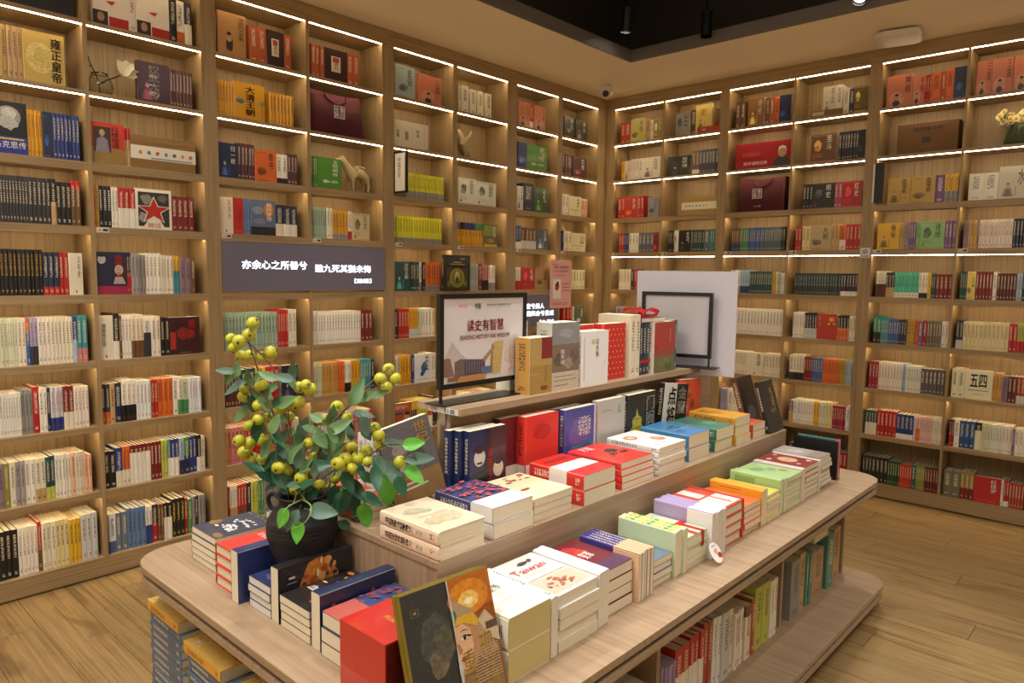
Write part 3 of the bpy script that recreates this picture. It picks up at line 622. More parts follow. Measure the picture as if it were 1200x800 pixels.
R11 6|wp-dg3 1 1.734 1.767 0.19|cr-bk3 4 1.767 1.844 0.19|mr 4 1.844 1.907 0.18|bl 4 1.907 1.981 0.18|or 6 1.981 2.096 0.18|yb 3 2.096 2.143 0.18|lb 2 2.143 2.184 0.17
R11 7|pu-tn5 1 1.744 1.777 0.17|wh 1 1.777 1.803 0.18|wb 1 1.803 1.835 0.18|wh 5 1.835 1.93 0.18|ye 2 1.93 1.974 0.18|wg 2 1.974 2.017 0.18|yc 2 2.017 2.066 0.18|cs 6 2.066 2.162 0.17|wb 1 2.162 2.191 0.17
R11 8|dg 3 1.754 1.865 0.18|rd 3 1.865 1.916 0.17|dg 4 1.916 2.023 0.2|dg 4 2.023 2.102 0.2|rd 3 2.102 2.186 0.17
R12 0|Fsa:神相 1 2.304 2.462 0.21 i|Fsa:神相 1 2.462 2.533 0.19 i|rd 2 2.533 2.563 0.18|bo 1 2.563 2.578 0.19|or 1 2.578 2.632 0.19 i|bo 1 2.632 2.656 0.19|or 1 2.656 2.704 0.2 i|Fnv2 1 2.704 2.776 0.2 i
R12 2|Fgo:曾国藩全集 1 2.348 2.49 0.18 i|Fgo:曾国藩全集 1 2.49 2.637 0.18 i|ms2 1 2.637 2.692 0.18 i|ye-gy4 3 2.692 2.769 0.18
R12 3|Fye:春秋 1 2.3 2.44 0.18 i|tn 2 2.44 2.477 0.18|gy 1 2.477 2.498 0.18|pu 3 2.498 2.539 0.18|pg2 2 2.539 2.565 0.18|Fpg2:诗经 1 2.565 2.71 0.18 i|pu 3 2.71 2.776 0.18
R12 4|cr-mb5 4 2.307 2.373 0.18|bk-tn4 3 2.373 2.427 0.17|tq-wh2 7 2.427 2.58 0.17|cr-bk2 3 2.58 2.631 0.17|ye 1 2.631 2.651 0.17|dt 2 2.651 2.676 0.16|mr 4 2.676 2.776 0.16
R12 5|gn2-bk4 2 2.309 2.359 0.19|gb 4 2.359 2.408 0.18|bl 4 2.408 2.473 0.17|nv 3 2.473 2.521 0.17|yb 3 2.521 2.568 0.18|or 1 2.568 2.594 0.17|pu 1 2.594 2.62 0.17|cs 1 2.62 2.645 0.17|gt 5 2.645 2.731 0.17|wh 2 2.731 2.775 0.17
R12 6|cs 3 2.299 2.361 0.19|wp 8 2.361 2.513 0.19|lb 1 2.513 2.535 0.19|wg 6 2.535 2.629 0.18|sb 6 2.629 2.771 0.17
R12 7|dt-cr5 4 2.295 2.369 0.17|rd 5 2.369 2.495 0.18|nb-wh2 4 2.495 2.602 0.17|wb 1 2.602 2.617 0.17|pc-or5 1 2.617 2.643 0.17|lp 6 2.643 2.715 0.17|cr 4 2.715 2.776 0.17
R12 8|dk 3 2.291 2.354 0.18|bk 4 2.354 2.46 0.18|fg 5 2.46 2.536 0.17|rb 5 2.536 2.611 0.16|tl2 1 2.611 2.638 0.17|ol 4 2.638 2.69 0.17|mr2 5 2.69 2.772 0.17
R13 0|Fsa:三国 1 2.826 2.908 0.21 i|Fsa:三国 1 2.908 3.019 0.21 i|Fsa:三国 1 3.019 3.13 0.21 i
R13 2|wh 1 2.826 2.905 0.17 i|wh 1 2.905 2.987 0.17 i|Fpe:水 1 2.987 3.148 0.2 i
R13 3|mv 1 2.817 2.84 0.18|tn 2 2.84 2.873 0.18|ye 1 2.873 2.892 0.18|pu 1 2.892 2.901 0.18|wp 9 2.901 3.082 0.18|nv 3 3.082 3.134 0.18|dg 2 3.134 3.169 0.18
R13 4|dt 3 2.818 2.856 0.18|Fyt2:山 1 2.856 2.904 0.18 i|mr 5 2.904 2.996 0.18|wh 1 2.996 3.019 0.18|mb 6 3.019 3.121 0.17|lb 2 3.121 3.152 0.17|bk 3 3.152 3.204 0.18
R13 5|dg-lg3 2 2.814 2.853 0.19|rc 11 2.853 3.103 0.18|rc2 2 3.103 3.147 0.18|yg-rd4 2 3.147 3.182 0.18|rd 2 3.182 3.225 0.19
R13 6|cy 2 2.81 2.883 0.19|Fcy:五四运动史 1 2.883 3.038 0.19 i|oc 3 3.038 3.088 0.18|mv 3 3.088 3.119 0.17|mb 2 3.119 3.164 0.17|rs-lg3 3 3.164 3.23 0.17
R13 7|bk-rd5 1 2.816 2.831 0.18|mr 1 2.831 2.845 0.18|wh 1 2.845 2.875 0.18|nb2 3 2.875 2.961 0.18|bk-cr7 1 2.961 2.999 0.18|pg 3 2.999 3.045 0.18|wg 4 3.045 3.11 0.18|wp 3 3.11 3.164 0.18|pu2 1 3.164 3.177 0.17|wh 3 3.177 3.243 0.17
R13 8|og 2 2.802 2.901 0.17|oy-mr4 3 2.901 2.978 0.18|Frd:红楼梦 1 2.978 3.127 0.17 i|wr 1 3.127 3.141 0.17|rd-wh2 2 3.141 3.168 0.17|rs 5 3.168 3.248 0.16|dg 2 3.248 3.292 0.2'''
stuff=MB(); used={}
def face_out(wall,b,r,code,title,s0,s1,h,lab):
    t=.026
    w=s1-s0
    m=wallframe(wall,s0,.03+t,floor_z(r))@frame((0,0,0),X,Z,-Y)
    # local: x along wall, y up, z toward the room ; depth starts t behind the front plane
    base=re.sub(r'\d$','',code); hexc=pal(code)[0]
    polys=FACEPOLY.get(code) or FACEPOLY.get(base) or generic_polys(hexc)
    tb=(.62,.42,.84,.93); tc=None; vert=True; bold=False
    if title in('大清王朝','雍正皇帝','汉武大帝'): tb=(.36,.12,.68,.92) if title!='雍正皇帝' else (.66,.06,.92,.92); bold=True; tc='black' if title!='汉武大帝' else 'white'
    if title=='马克思传': vert=False; tb=(.08,.12,.95,.25); tc='white'
    if title=='五四运动史': title='五四'; vert=False; tb=(.2,.42,.8,.86); bold=True
    if code=='st': vert=False; tb=(.32,.05,.68,.17); tc='red'
    if code=='wr': vert=False; tb=(.3,.8,.8,.93); tc='black'
    if title=='知行合一': vert=False; tb=(.06,.78,.8,.93); tc='white'
    if title=='漱石': tb=(.4,.36,.6,.6); tc='black'
    if code in('rgd',): tc='gold'; tb=(.1,.5,.2,.9)
    if title in('风流去','南陈北李','暗黑'): tc='red'
    if title=='史': tb=(.3,.6,.7,.85); tc='red'
    if title=='诸葛亮正传': tb=(.2,.3,.52,.82)
    if code in('sa','tb'): tb=(.72,.42,.92,.93); tc='black'
    if w<.035 or not title: title=None
    o=book(lab,m,w,h,t,code,title=title,tcol=tc,tbox=tb,vert=vert,polys=polys if w>.04 else None,spine=False,tbold=bold,group='books facing out on the wall shelves')
    return o
for line in SHELF.split('\n'):
    head,*runs=line.split('|'); bs,r=head.split(); wall=bs[0]; b=int(bs[1:]); r=int(r); pos=0; z0=floor_z(r); cn=cellname(b,r)
    for q in runs:
        p=q.split(); code,n,s0,s1,h=p[0],int(p[1]),float(p[2]),float(p[3]),float(p[4]); ind=len(p)>5
        if code[0]=='F':
            pos+=1; c,_,title=code[1:].partition(':')
            nm=pal(c)[1]
            wp='' if s1-s0>.04 else 'slim '
            lab=f"{wp}{nm} face-out book, {ordn(pos)} along, {cn}"
            if c=='st': lab=f'white book with big red star cover, {cn}'
            elif title=='大清王朝': lab=f'golden yellow book with four large black brush characters, {cn}'
            elif title=='汉武大帝': lab=f'plum boxed book with four white characters beside white magnolia, {cn}'
            elif title=='雍正皇帝': lab=f'gold book with four black calligraphy characters, {cn}'
            elif title=='马克思传': lab=f'book with grey bearded portrait over blue band, {cn}'
            elif c=='nm': lab=f'navy book with two portraits over pink band, {cn}'
            face_out(wall,b,r,c,title,s0,s1,h,lab); continue
        c_hi,c_lo,f,ink,nm,n1=parse(code); w=(s1-s0)/n; gap=min(.0008,w*.05); seed=random.random()
        for i in range(n):
            pos+=1; dj=random.uniform(-.004,.004) if n>1 else random.uniform(-.006,.008)
            hh=h if n>2 else h+random.uniform(-.002,.002)
            d=min(.20,h*.72) if h>.15 else .12
            m=wallframe(wall,s0+i*w+gap/2,.032+dj,z0)
            if ind:
                mb=MB(); spine_book(mb,w-gap,d,hh,c_hi,c_lo,f,ink,seed)
                o=mb.build('book',PR); o.matrix_world=m
                tag(o,f'{nm}, {ordn(pos)} along, {cn}','book','books standing spine out on the wall shelves')
            else:
                stuff.M=m; spine_book(stuff,w-gap,d,hh,c_hi,c_lo,f,ink,seed)
stuff.M=None
so=stuff.build('shelved_book',PR); tag(so,'remaining rows of small distant books on both walls of shelves','book',kind='stuff')
# ------------------------------------------------------------------ things on and at the shelves
def wobj(wall,s,y,z): return wallframe(wall,s,y,z)
def simple(name,boxes,m,parent=None,mat=None,attrs=False):
    mb=MB()
    for a,b in boxes: mb.box(a,b)
    o=mb.build(name,m,parent,attrs=attrs)
    if mat is not None: o.matrix_world=mat
    return o
def rbox(mb,w,d,h,r,seg=4,z0=0,c=(.8,.8,.8)):
    """rounded-plan slab"""
    P=[]
    for cx,cy,a0 in((w-r,d-r,0),(r,d-r,90),(r,r,180),(w-r,r,270)):
        for i in range(seg+1):
            a=math.radians(a0+90*i/seg); P.append((cx+r*math.cos(a),cy+r*math.sin(a)))
    n=len(P); mb.add([(x,y,z0) for x,y in P]+[(x,y,z0+h) for x,y in P],[tuple(range(n))[::-1],tuple(range(n,2*n))]+[(i,(i+1)%n,n+(i+1)%n,n+i) for i in range(n)],c)
def lathe(mb,prof,n=32,c=(.8,.8,.8),org=(0,0,0),close=True):
    vs=[];fs=[]
    for r,z in prof:
        for i in range(n): a=2*math.pi*i/n; vs.append((org[0]+r*math.cos(a),org[1]+r*math.sin(a),org[2]+z))
    for j in range(len(prof)-1):
        for i in range(n): fs.append((j*n+i,j*n+(i+1)%n,(j+1)*n+(i+1)%n,(j+1)*n+i))
    if close: fs.append(tuple(range(n))[::-1])
    mb.add(vs,fs,c)
def tube(mb,pts,r,n=6,r1=None,c=(.8,.8,.8)):
    pts=[Vector(p) for p in pts]; vs=[];fs=[]; L=len(pts)
    for j,p in enumerate(pts):
        d=(pts[min(j+1,L-1)]-pts[max(j-1,0)]).normalized(); a=d.orthogonal().normalized()
        if j and (a.dot(pa)<0): pass
        if j: a=(pa-d*pa.dot(d)).normalized()
        pa=a; b=d.cross(a); rr=r+(r1-r)*j/(L-1) if r1 is not None else r
        for i in range(n): t=2*math.pi*i/n; vs.append(tuple(p+a*rr*math.cos(t)+b*rr*math.sin(t)))
    for j in range(L-1):
        for i in range(n): fs.append((j*n+i,j*n+(i+1)%n,(j+1)*n+(i+1)%n,(j+1)*n+i))
    fs.append(tuple(range(n))[::-1]); fs.append(tuple((L-1)*n+i for i in range(n))); mb.add(vs,fs,c)
def smoothpts(pts,k=4):
    P=[Vector(p) for p in pts]; out=[]
    for i in range(len(P)-1):
        p0,p1,p2,p3=P[max(i-1,0)],P[i],P[i+1],P[min(i+2,len(P)-1)]
        for j in range(k):
            t=j/k; out.append(.5*((2*p1)+(p2-p0)*t+(2*p0-5*p1+4*p2-p3)*t*t+(3*p1-p0-3*p2+p3)*t**3))
    out.append(P[-1]); return out
FRT=Matrix(((1,0,0,0),(0,0,-1,0),(0,1,0,0),(0,0,0,1)))   # plane(x,y,z out) -> local (x, -z, y): facing the room
# dark poem screens
slate=flat('dark_screen','726d80',.4)
def screen(label,s0,s1,z0,z1,lines,dash=None):
    o=empty('display_screen',label,'screen','dark screens with glowing poem lines',mat=wobj('L',s0,0,z0)); w=s1-s0; h=z1-z0
    simple('panel',[((0,-.006,0),(w,.02,h))],slate,o)
    simple('frame',[((0,-.008,0),(w,-.006,.004)),((0,-.008,h-.004),(w,-.006,h)),((0,-.008,0),(.004,-.006,h)),((w-.004,-.008,0),(w,-.006,h))],steel,o)
    for s,x,y,ww,hh in lines: text(s,screen_white,o,x,y,ww,hh,.007,bold=True,mat=FRT)
screen('long dark screen with glowing white poem line across two bays of left wall',-3.576,-2.472,1.424,1.702,
   [('亦余心之所善兮',.114,.126,.411,.05),('雖九死其猶未悔',.578,.112,.411,.048),('【離騷】',.862,.045,.13,.028)])
screen('dark poem screen partly hidden behind the pink poster and poster stand',-1.82,-.66,1.112,1.372,
   [('滿堂兮美人',.70,.145,.285,.045),('忽獨與余兮目成',.70,.085,.41,.045),('【九歌】',.93,.02,.18,.03)])
# display book across bays, pink poster
o=book('black book with golden buddhist painting shown above the poster stand',frame((.022,-1.97,1.4145),Y,Z,X)@Matrix.Translation((0,0,-.02)),.262,.256,.02,'bk',title='敦煌',tbox=(.62,.86,.78,.93),tcol='gold',vert=False,
   polys=[('3a3a1c',rc(.1,.06,.9,.64)),('a58f2c',ell(.5,.36,.28,.27)),('5d6a2a',ell(.5,.36,.2,.22)),('c9b25a',ell(.5,.4,.1,.15)),('e0cf8f',ell(.5,.5,.045,.05)),('2a2016',blot(.5,.3,.07,.12)),('7c7a35',blot(.2,.2,.08,.1)),('7c7a35',blot(.8,.2,.08,.1)),('d8c9a0',rc(.35,.79,.65,.805)),('c9b23a',rc(.22,.735,.78,.755))],cat='book')
mb=MB(); mb.box((0,0,0),(.285,.003,.405),lin('dfa6a2'))
o=empty('wall_poster','pink poster with small book picture hanging between wall bays','poster',mat=wobj('L',-.77,-.012,1.256)); mb.build('sheet',PR,o)
art(o,[('c9bfb8',rc(.07,.18,.5,.62)),('e8e0d8',rc(.14,.2,.5,.6)),('b3302a',blot(.32,.45,.12,.1)),('2c2222',blot(.34,.5,.08,.07)),('8a3a3c',rc(.56,.5,.92,.515)),('8a3a3c',rc(.56,.43,.92,.445)),('8a3a3c',rc(.56,.36,.92,.375)),('c05a58',rc(.1,.9,.3,.915)),('a84a48',rc(.1,.1,.9,.11)),('a84a48',rc(.1,.07,.8,.08))],.285,.405,.0005,mat=FRT)
text('读一本好书',inks['red'],o,.05,.335,.19,.022,.002,mat=FRT,bold=True); text('让生活更精彩',inks['brown'],o,.045,.305,.2,.016,.002,mat=FRT)
text('新书推荐',inks['red'],o,.08,.27,.12,.014,.002,mat=FRT)
# hanging sign and upright sign
o=empty('hanging_sign','narrow black framed sign with vertical characters jutting from left wall','sign',mat=frame((0,-2.392,2.06),X,Y,Z))
simple('frame',[((0,0,0),(.13,.014,.27))],blk,o); simple('sign_face',[((.014,-.002,.014),(.116,0,.256))],whitep,o); text('中国历史',inks['black'],o,.045,.1,.03,.13,.0035,vert=True,mat=FRT)
o=empty('hanging_sign','black sign board with white edge on third shelf of right wall','sign',mat=frame((2.262,-.014,2.06),X,Y,Z))
simple('frame',[((.012,0,0),(.068,.014,.27))],blk,o); simple('sign_face',[((0,.0,.006),(.012,.012,.264))],whitep,o)
o=empty('notice_plate','small white notice plate with round mark between two right-wall bookcases','sign',mat=frame((2.203,-.004,1.685),X,Y,Z))
simple('plate',[((0,0,0),(.068,.004,.07))],whitep,o); art(o,[('2a2628',ell(.5,.6,.22,.22)),('e6e0da',ell(.5,.6,.15,.15)),('b3302a',ell(.5,.6,.08,.08)),('77716a',rc(.15,.12,.85,.2))],.068,.07,.0008,mat=FRT)
for b in (1,2,3,4,5,6,7,8,9,10,11,12,13):
    w='L' if b<8 else 'R'
    o=empty('shelf_tag',f'small white shelf tag, {cellname(b,3).replace("fourth shelf down, ","under fourth shelf down, ")}','tag','white shelf tags in the wall bays',mat=wobj(w,BAY[b][0]+.006,-.0032,1.716))
    simple('card',[((0,0,0),(.055,.003,.024))],whitep,o); art(o,[('2c2a2c',rc(.5,.25,.9,.75)),('c98a80',rc(.08,.3,.4,.6))],.055,.024,.0008,mat=FRT)
# cardboard book boxes
def carton(label,wall,s0,s1,y0,dp,z,h,hexc,bandc=None,polys=(),txt=None,cat='box',name='book_box'):
    o=empty(name,label,cat,mat=wobj(wall,s0,y0,z)); w=s1-s0; c=flat('carton_'+hexc,hexc,.7,bump=.05)
    e=.003
    simple('carton',[((0,0,0),(w,dp,h-e))],c,o); simple('lid_flap',[((-.001,-.001,h-.03),(w+.001,0,h)),((-.001,0,h-e),(w+.001,dp,h))],c,o)
    if bandc: mb=MB(); mb.box((-.0012,-.002,h*.3),(w+.0012,-.001,h*.7),lin(bandc)); mb.build('paper_band',PR,o)
    if polys: art(o,polys,w,h,.0026,mat=FRT)
    if txt:
        for s,x,y,ww,hh,v,im in txt: text(s,inks[im],o,x*w,y*h,ww*w,hh*h,.0045,vert=v,mat=FRT)
    return o
fig=[(c,blot(.14+.13*i,.5,.035,.07)) for i,c in enumerate(('d8843a','5a7fae','c25a3a','4a9aa0','3f62a0','c9953a','d07a4a'))]
carton('brown cardboard book box with white picture band, third shelf of left wall','L',-4.01,-3.69,.03,.17,floor_z(2),.165,'8e6b3e','e5ddcb',fig+[('6a7a8a',rc(.3,.33,.95,.36))])
carton('tan cardboard book box with white picture band, right wall','R',.76,1.075,.04,.15,floor_z(2),.15,'a8874a','ddd5b8',[(c,blot(.14+.1*i,.5,.03,.06)) for i,c in enumerate(('b07a4a','5a8fae','c29a3a','4a9aa0','6a9ac0','c9953a','d0a04a'))])
carton('large dark brown boxed book set on second shelf of right wall','R',2.385,2.745,.05,.16,floor_z(1),.20,'6b4a26',None,[('3a2817',rc(.42,.35,.56,.55))],[('曾国藩全集',.28,.74,.48,.12,False,'black')])
carton('cream boxed set with black characters on second shelf of left wall','L',-2.365,-2.07,.03,.19,floor_z(1),.175,'d2c6ad',None,[('8a8378',rc(.3,.3,.4,.62)),('9a9388',rc(.52,.1,.525,.9)),('9a9388',rc(.88,.1,.885,.9))],[('故事',.62,.45,.1,.3,True,'black'),('故事',.06,.35,.08,.3,True,'black')])
o=carton('wide red boxed set with white-haired man portrait on right wall','R',1.229,1.662,.03,.16,floor_z(1),.195,'b01a24',None,
   [('c4302e',blot(.3,.55,.2,.12)),('16161a',[(.7,0),(.72,.25),(.8,.38),(.93,.38),(1,.2),(1,0)]),('c59a80',ell(.86,.55,.075,.2)),('e2dcd6',[(.785,.58),(.8,.75),(.86,.8),(.92,.75),(.935,.58),(.9,.68),(.82,.68)])],[('南怀瑾精选集',.16,.14,.44,.13,False,'white')])
slim=carton('slim red boxed book lying across top shelf of right wall','R',.90,1.09,.003,.024,floor_z(0),.045,'b5452c',None,[('d8a890',blot(.3,.5,.15,.2))],None)
carton('flat tan wooden-coloured boxed book at the front of top shelf','R',1.81,2.02,.003,.024,floor_z(0),.042,'84633a',None,[('d2be96',rc(.05,.2,.45,.8))],None)
# velvet gift bags
velvet=flat('burgundy_velvet','480b18',.85,bump=.3,bscale=60)
def bag(label,wall,s0,s1,z,h,extra=None):
    w=s1-s0; o=empty('gift_bag',label,'bag','burgundy cloth bags with white seal',mat=wobj(wall,s0,.025,z))
    mb=MB(); nx,nz=9,9; d=.15
    def P(i,j,back):
        u=i/(nx-1); v=j/(nz-1)
        bul=.018*math.sin(math.pi*u)*math.sin(math.pi*min(1,v*1.1)); k=random.uniform(-.002,.002)
        x=u*w+ (.012*(1 if u<.5 else -1))*v*abs(2*u-1); zz=v*(h-.012*(1-abs(2*u-1))*v)
        return (x,(d*(.95-.15*v)+k) if back else (-bul+k+.02+.03*v*v),zz)
    for back in(0,1):
        vs=[P(i,j,back) for j in range(nz) for i in range(nx)]
        fs=[(j*nx+i,j*nx+i+1,(j+1)*nx+i+1,(j+1)*nx+i) for j in range(nz-1) for i in range(nx-1)]
        mb.add(vs,fs if not back else [f[::-1] for f in fs])
    n=nx*nz
    for i0 in(0,nx-1): mb.f+= [((j*nx+i0),((j+1)*nx+i0),n+((j+1)*nx+i0),n+(j*nx+i0)) for j in range(nz-1)]; mb.a+=[mb.a[0]]*(nz-1); mb.uv+=[None]*(nz-1)
    for i in range(nx-1): mb.f.append(((nz-1)*nx+i,(nz-1)*nx+i+1,n+(nz-1)*nx+i+1,n+(nz-1)*nx+i)); mb.a.append(mb.a[0]); mb.uv.append(None)
    mb.build('pouch',velvet,o,smooth=True,attrs=False)
    hb=MB(); tube(hb,smoothpts([(w*.3,.04,h-.01),(w*.34,.03,h-.045),(w*.5,.012,h-.075),(w*.66,.03,h-.045),(w*.7,.04,h-.01)]),.006); hb.build('strap',velvet,o,smooth=True,attrs=False)
    cx,cy,q=w*.47,h*.52,.075; im=inks['white']
    mb=MB(); y0=-.024
    for a,b in(((cx-q/2,y0,cy-q/2),(cx+q/2,y0+.003,cy-q/2+.003)),((cx-q/2,y0,cy+q/2-.003),(cx+q/2,y0+.003,cy+q/2)),((cx-q/2,y0,cy-q/2),(cx-q/2+.003,y0+.003,cy+q/2)),((cx+q/2-.003,y0,cy-q/2),(cx+q/2,y0+.003,cy+q/2))): mb.box(a,b)
    mb.build('seal_frame',im,o,attrs=False)
    for s,a,b in(('鲁',.52,.52),('迅',.52,.08),('全',.08,.52),('集',.08,.08)): text(s,im,o,cx-q/2+q*a,cy-q/2+q*b,q*.4,q*.4,.022,mat=FRT)
    if extra: text(extra,im,o,cx-.03,h*.13,.06,.012,.008+.01,mat=FRT)
bag('burgundy cloth bag with white square seal on left wall, second shelf down','L',-2.99,-2.60,floor_z(1),.265)
bag('burgundy cloth bag with white square seal on right wall, third shelf down','R',1.25,1.63,floor_z(2),.262,'一九三八年版')
# clay figurines (one continuous skinned body each)
clay=flat('pale_clay','a8946c',.7,bump=.3,bscale=90)
def skinfig(name,label,mat,verts,edges,rad,cat,extra=None):
    me=bpy.data.meshes.new(name); me.from_pydata(verts,edges,[]); o=bpy.data.objects.new('body',me); COL.objects.link(o)
    sk=o.modifiers.new('skin','SKIN')
    for i,r in enumerate(rad):
        v=me.skin_vertices[0].data[i]; v.radius=r if isinstance(r,tuple) else (r,r)
    me.skin_vertices[0].data[0].use_root=True
    sb=o.modifiers.new('sub','SUBSURF'); sb.levels=2; sb.render_levels=2; me.materials.append(clay)
    e=empty(name,label,cat,mat=mat); o.parent=e; return e
c=.01
hv=[(.12,0,.122),(.078,0,.122),(.045,0,.142),(.02,0,.178),(.0,0,.203),(-.03,0,.188),(-.048,0,.172),
    (.165,0,.126),(.192,0,.126),(.208,0,.1),(.204,0,.07),
    (.07,.024,.085),(.066,.025,.045),(.064,.025,.004),(.068,-.024,.085),(.072,-.025,.045),(.068,-.025,.004),
    (.168,.024,.09),(.186,.025,.05),(.176,.025,.004),(.17,-.024,.09),(.19,-.025,.05),(.182,-.025,.004),
    (.004,.008,.222),(.004,-.008,.222)]
he=[(0,1),(1,2),(2,3),(3,4),(4,5),(5,6),(0,7),(7,8),(8,9),(9,10),(1,11),(11,12),(12,13),(1,14),(14,15),(15,16),(7,17),(17,18),(18,19),(7,20),(20,21),(21,22),(4,23),(4,24)]
hr=[.034,.036,.030,.022,.018,.015,.011,.036,.014,.010,.006,.016,.009,.009,.016,.009,.009,.021,.010,.010,.021,.010,.010,.004,.004]
e=skinfig('horse_figurine','pale clay horse figurine with saddle, third shelf of left wall',wobj('L',-2.73,.10,floor_z(2)+.0075),hv,he,hr,'figurine')
mb=MB(); tube(mb,smoothpts([(.085,-.035,.135),(.098,-.02,.158),(.12,0,.162),(.142,-.02,.160),(.152,-.033,.15)]),.009,r1=.007); tube(mb,smoothpts([(.1,.034,.11),(.11,.02,.15),(.115,0,.156),(.11,-.02,.15),(.1,-.036,.11)]),.008); mb.build('saddle',clay,e,smooth=True,attrs=False)
bv=[(.07,0,.07),(.055,0,.10),(.045,0,.135),(.035,0,.165),(.02,0,.178),(.095,0,.05),(.11,0,.06),(.13,0,.085),
    (.045,.018,.06),(.04,.018,.03),(.045,.018,.004),(.06,-.018,.06),(.07,-.018,.03),(.065,-.018,.004),(.1,.015,.03),(.105,.015,.004),(.11,-.012,.03),(.115,-.012,.004),
    (.075,.02,.12),(.09,.03,.16),(.08,.035,.19),(.075,-.02,.12),(.1,-.03,.15),(.105,-.035,.185),(.04,0,.19)]
be=[(0,1),(1,2),(2,3),(3,4),(0,5),(5,6),(6,7),(1,8),(8,9),(9,10),(1,11),(11,12),(12,13),(5,14),(14,15),(5,16),(16,17),(1,18),(18,19),(19,20),(1,21),(21,22),(22,23),(3,24)]
br_=[.03,.03,.02,.018,.009,.03,.01,.007,.012,.008,.008,.012,.008,.008,.013,.009,.013,.009,.012,.014,.005,.012,.014,.005,.006]
skinfig('winged_beast_figurine','pale clay winged beast figurine standing alone on left wall',wobj('L',-1.77,.09,floor_z(1)+.006),[(1.25*v[0],1.25*v[1],1.1*v[2]) for v in bv],be,[1.35*q for q in br_],'figurine')
# ------------------------------------------------------------------ flower pots on the shelves
glassm,_t,_N,_L,_b=nt('clear_glass'); _b.inputs['Transmission Weight'].default_value=1; _b.inputs['Roughness'].default_value=.03; _b.inputs['Base Color'].default_value=(.93,.95,.93,1)
petal=flat('ivory_petal','efe9cf',.5); petal2=flat('daffodil_petal','f0e8b0',.5); cup=flat('daffodil_cup','e0a828',.5); twig=flat('twig_bark','4a3524',.8,bump=.3)
leafm=[flat('leaf_mid','5f8050',.5),flat('leaf_bright','5fae38',.45),flat('leaf_greygreen','557462',.55),flat('leaf_dark','24553a',.45)]
fruitm=None
def petal_mesh(mb,c,d,up,L_,W_,cupf=.3):
    c=Vector(c); d=Vector(d).normalized(); s=d.cross(up).normalized(); u=s.cross(d)
    pts=[];n=4
    for i in range(n+1):
        t=i/n; wd=W_*math.sin(math.pi*min(1,t*.92+.06))**.8*.5; q=c+d*L_*t*(1-.15*t)+u*cupf*L_*t*t
        pts+= [tuple(q-s*wd+u*wd*.3),tuple(q),tuple(q+s*wd+u*wd*.3)]
    fs=[]
    for i in range(n): fs+=[(3*i,3*i+1,3*i+4,3*i+3),(3*i+1,3*i+2,3*i+5,3*i+4)]
    mb.add(pts,fs)
o=empty('glass_vase','clear round glass vase holding magnolia twig on left wall','vase',mat=wobj('L',-4.115,.10,floor_z(1)))
mb=MB(); lathe(mb,[(.03,0),(.052,.02),(.06,.05),(.052,.08),(.036,.1),(.038,.112),(.034,.112),(.032,.1),(.048,.08),(.056,.05),(.048,.022),(.0,.006)],24); mb.build('vessel',glassm,o,smooth=True,attrs=False)
o=empty('magnolia_twig','white magnolia bloom on a dark twig in glass vase','flower',mat=wobj('L',-4.115,.10,floor_z(1)))
mb=MB(); tube(mb,smoothpts([(.0,0,.01),(-.012,0,.09),(-.045,-.01,.16),(-.07,-.02,.235)]),.0035,r1=.002); tube(mb,smoothpts([(-.005,0,.06),(.03,-.03,.085),(.075,-.06,.11)]),.0035); mb.build('stem',twig,o,attrs=False)
mb=MB()
for k in range(9):
    a=k*2.4; rr=.35+.5*(k%3); petal_mesh(mb,(.085,-.065,.115),(math.cos(a)*rr+.4,math.sin(a)*rr*.7-.1,1.0-.35*(k%3)),Vector((.1,.2,1)) if k%2 else Vector((.3,-1,.3)),.085,.05,.12)
mb.build('blossom',petal,o,smooth=True,attrs=False)
for p,d in(((-.05,-.01,.17),(1,0,.6)),((-.06,-.02,.2),(-1,0,.7)),((-.03,-.01,.13),(-1,0,.2)),((.02,-.02,.08),(0,-1,-.3)),((-.07,-.02,.23),(.2,0,1))):
    mb=MB(); petal_mesh(mb,p,d,Z if abs(d[2])<.9 else X,.03,.016); mb.build('leaf',leafm[0],o,attrs=False)
o=empty('flower_bowl','dark green ribbed flower bowl on second shelf of right wall','vase',mat=wobj('R',3.09,.11,floor_z(1)))
mb=MB(); n=48; vs=[];fs=[]; prof=[(.098,0),(.105,.012),(.098,.05),(.082,.1),(.072,.118),(.066,.118),(.07,.1)]
for r_,z_ in prof:
    for i in range(n): a=2*math.pi*i/n; q=r_*(1+(.022 if i%2 else -.012)); vs.append((q*math.cos(a),q*math.sin(a),z_))
for j in range(len(prof)-1):
    for i in range(n): fs.append((j*n+i,j*n+(i+1)%n,(j+1)*n+(i+1)%n,(j+1)*n+i))
mb.add(vs,fs); mb.build('bowl',flat('green_ribbed_glaze','3c4a2c',.35),o,attrs=False)
o=empty('daffodil_bunch','pale yellow daffodil bunch in ribbed green bowl','flower',mat=wobj('R',3.09,.11,floor_z(1)))
mb=MB()
fl_=[(random.uniform(-.13,.13),random.uniform(-.07,.05),random.uniform(.14,.21)) for _ in range(26)]
for p in fl_: tube(mb,smoothpts([(p[0]*.3,p[1]*.3,.06),(p[0]*.8,p[1]*.8,p[2]-.05),p],3),.002,5)
mb.build('stem',leafm[0],o,attrs=False)
for p in fl_:
    mb=MB(); out=Vector((p[0]*4,p[1]*3-.6,.35)).normalized(); s=out.orthogonal().normalized()
    for k in range(6):
        d=Matrix.Rotation(k*math.pi/3,3,out)@s; petal_mesh(mb,p,d+out*.25,out,.03,.022,.1)
    f=mb.build('flower',petal2,o,attrs=False)
    mb=MB(); tube(mb,[Vector(p),Vector(p)+out*.012],.006,8,r1=.009); mb.build('flower_cup',cup,f,attrs=False)
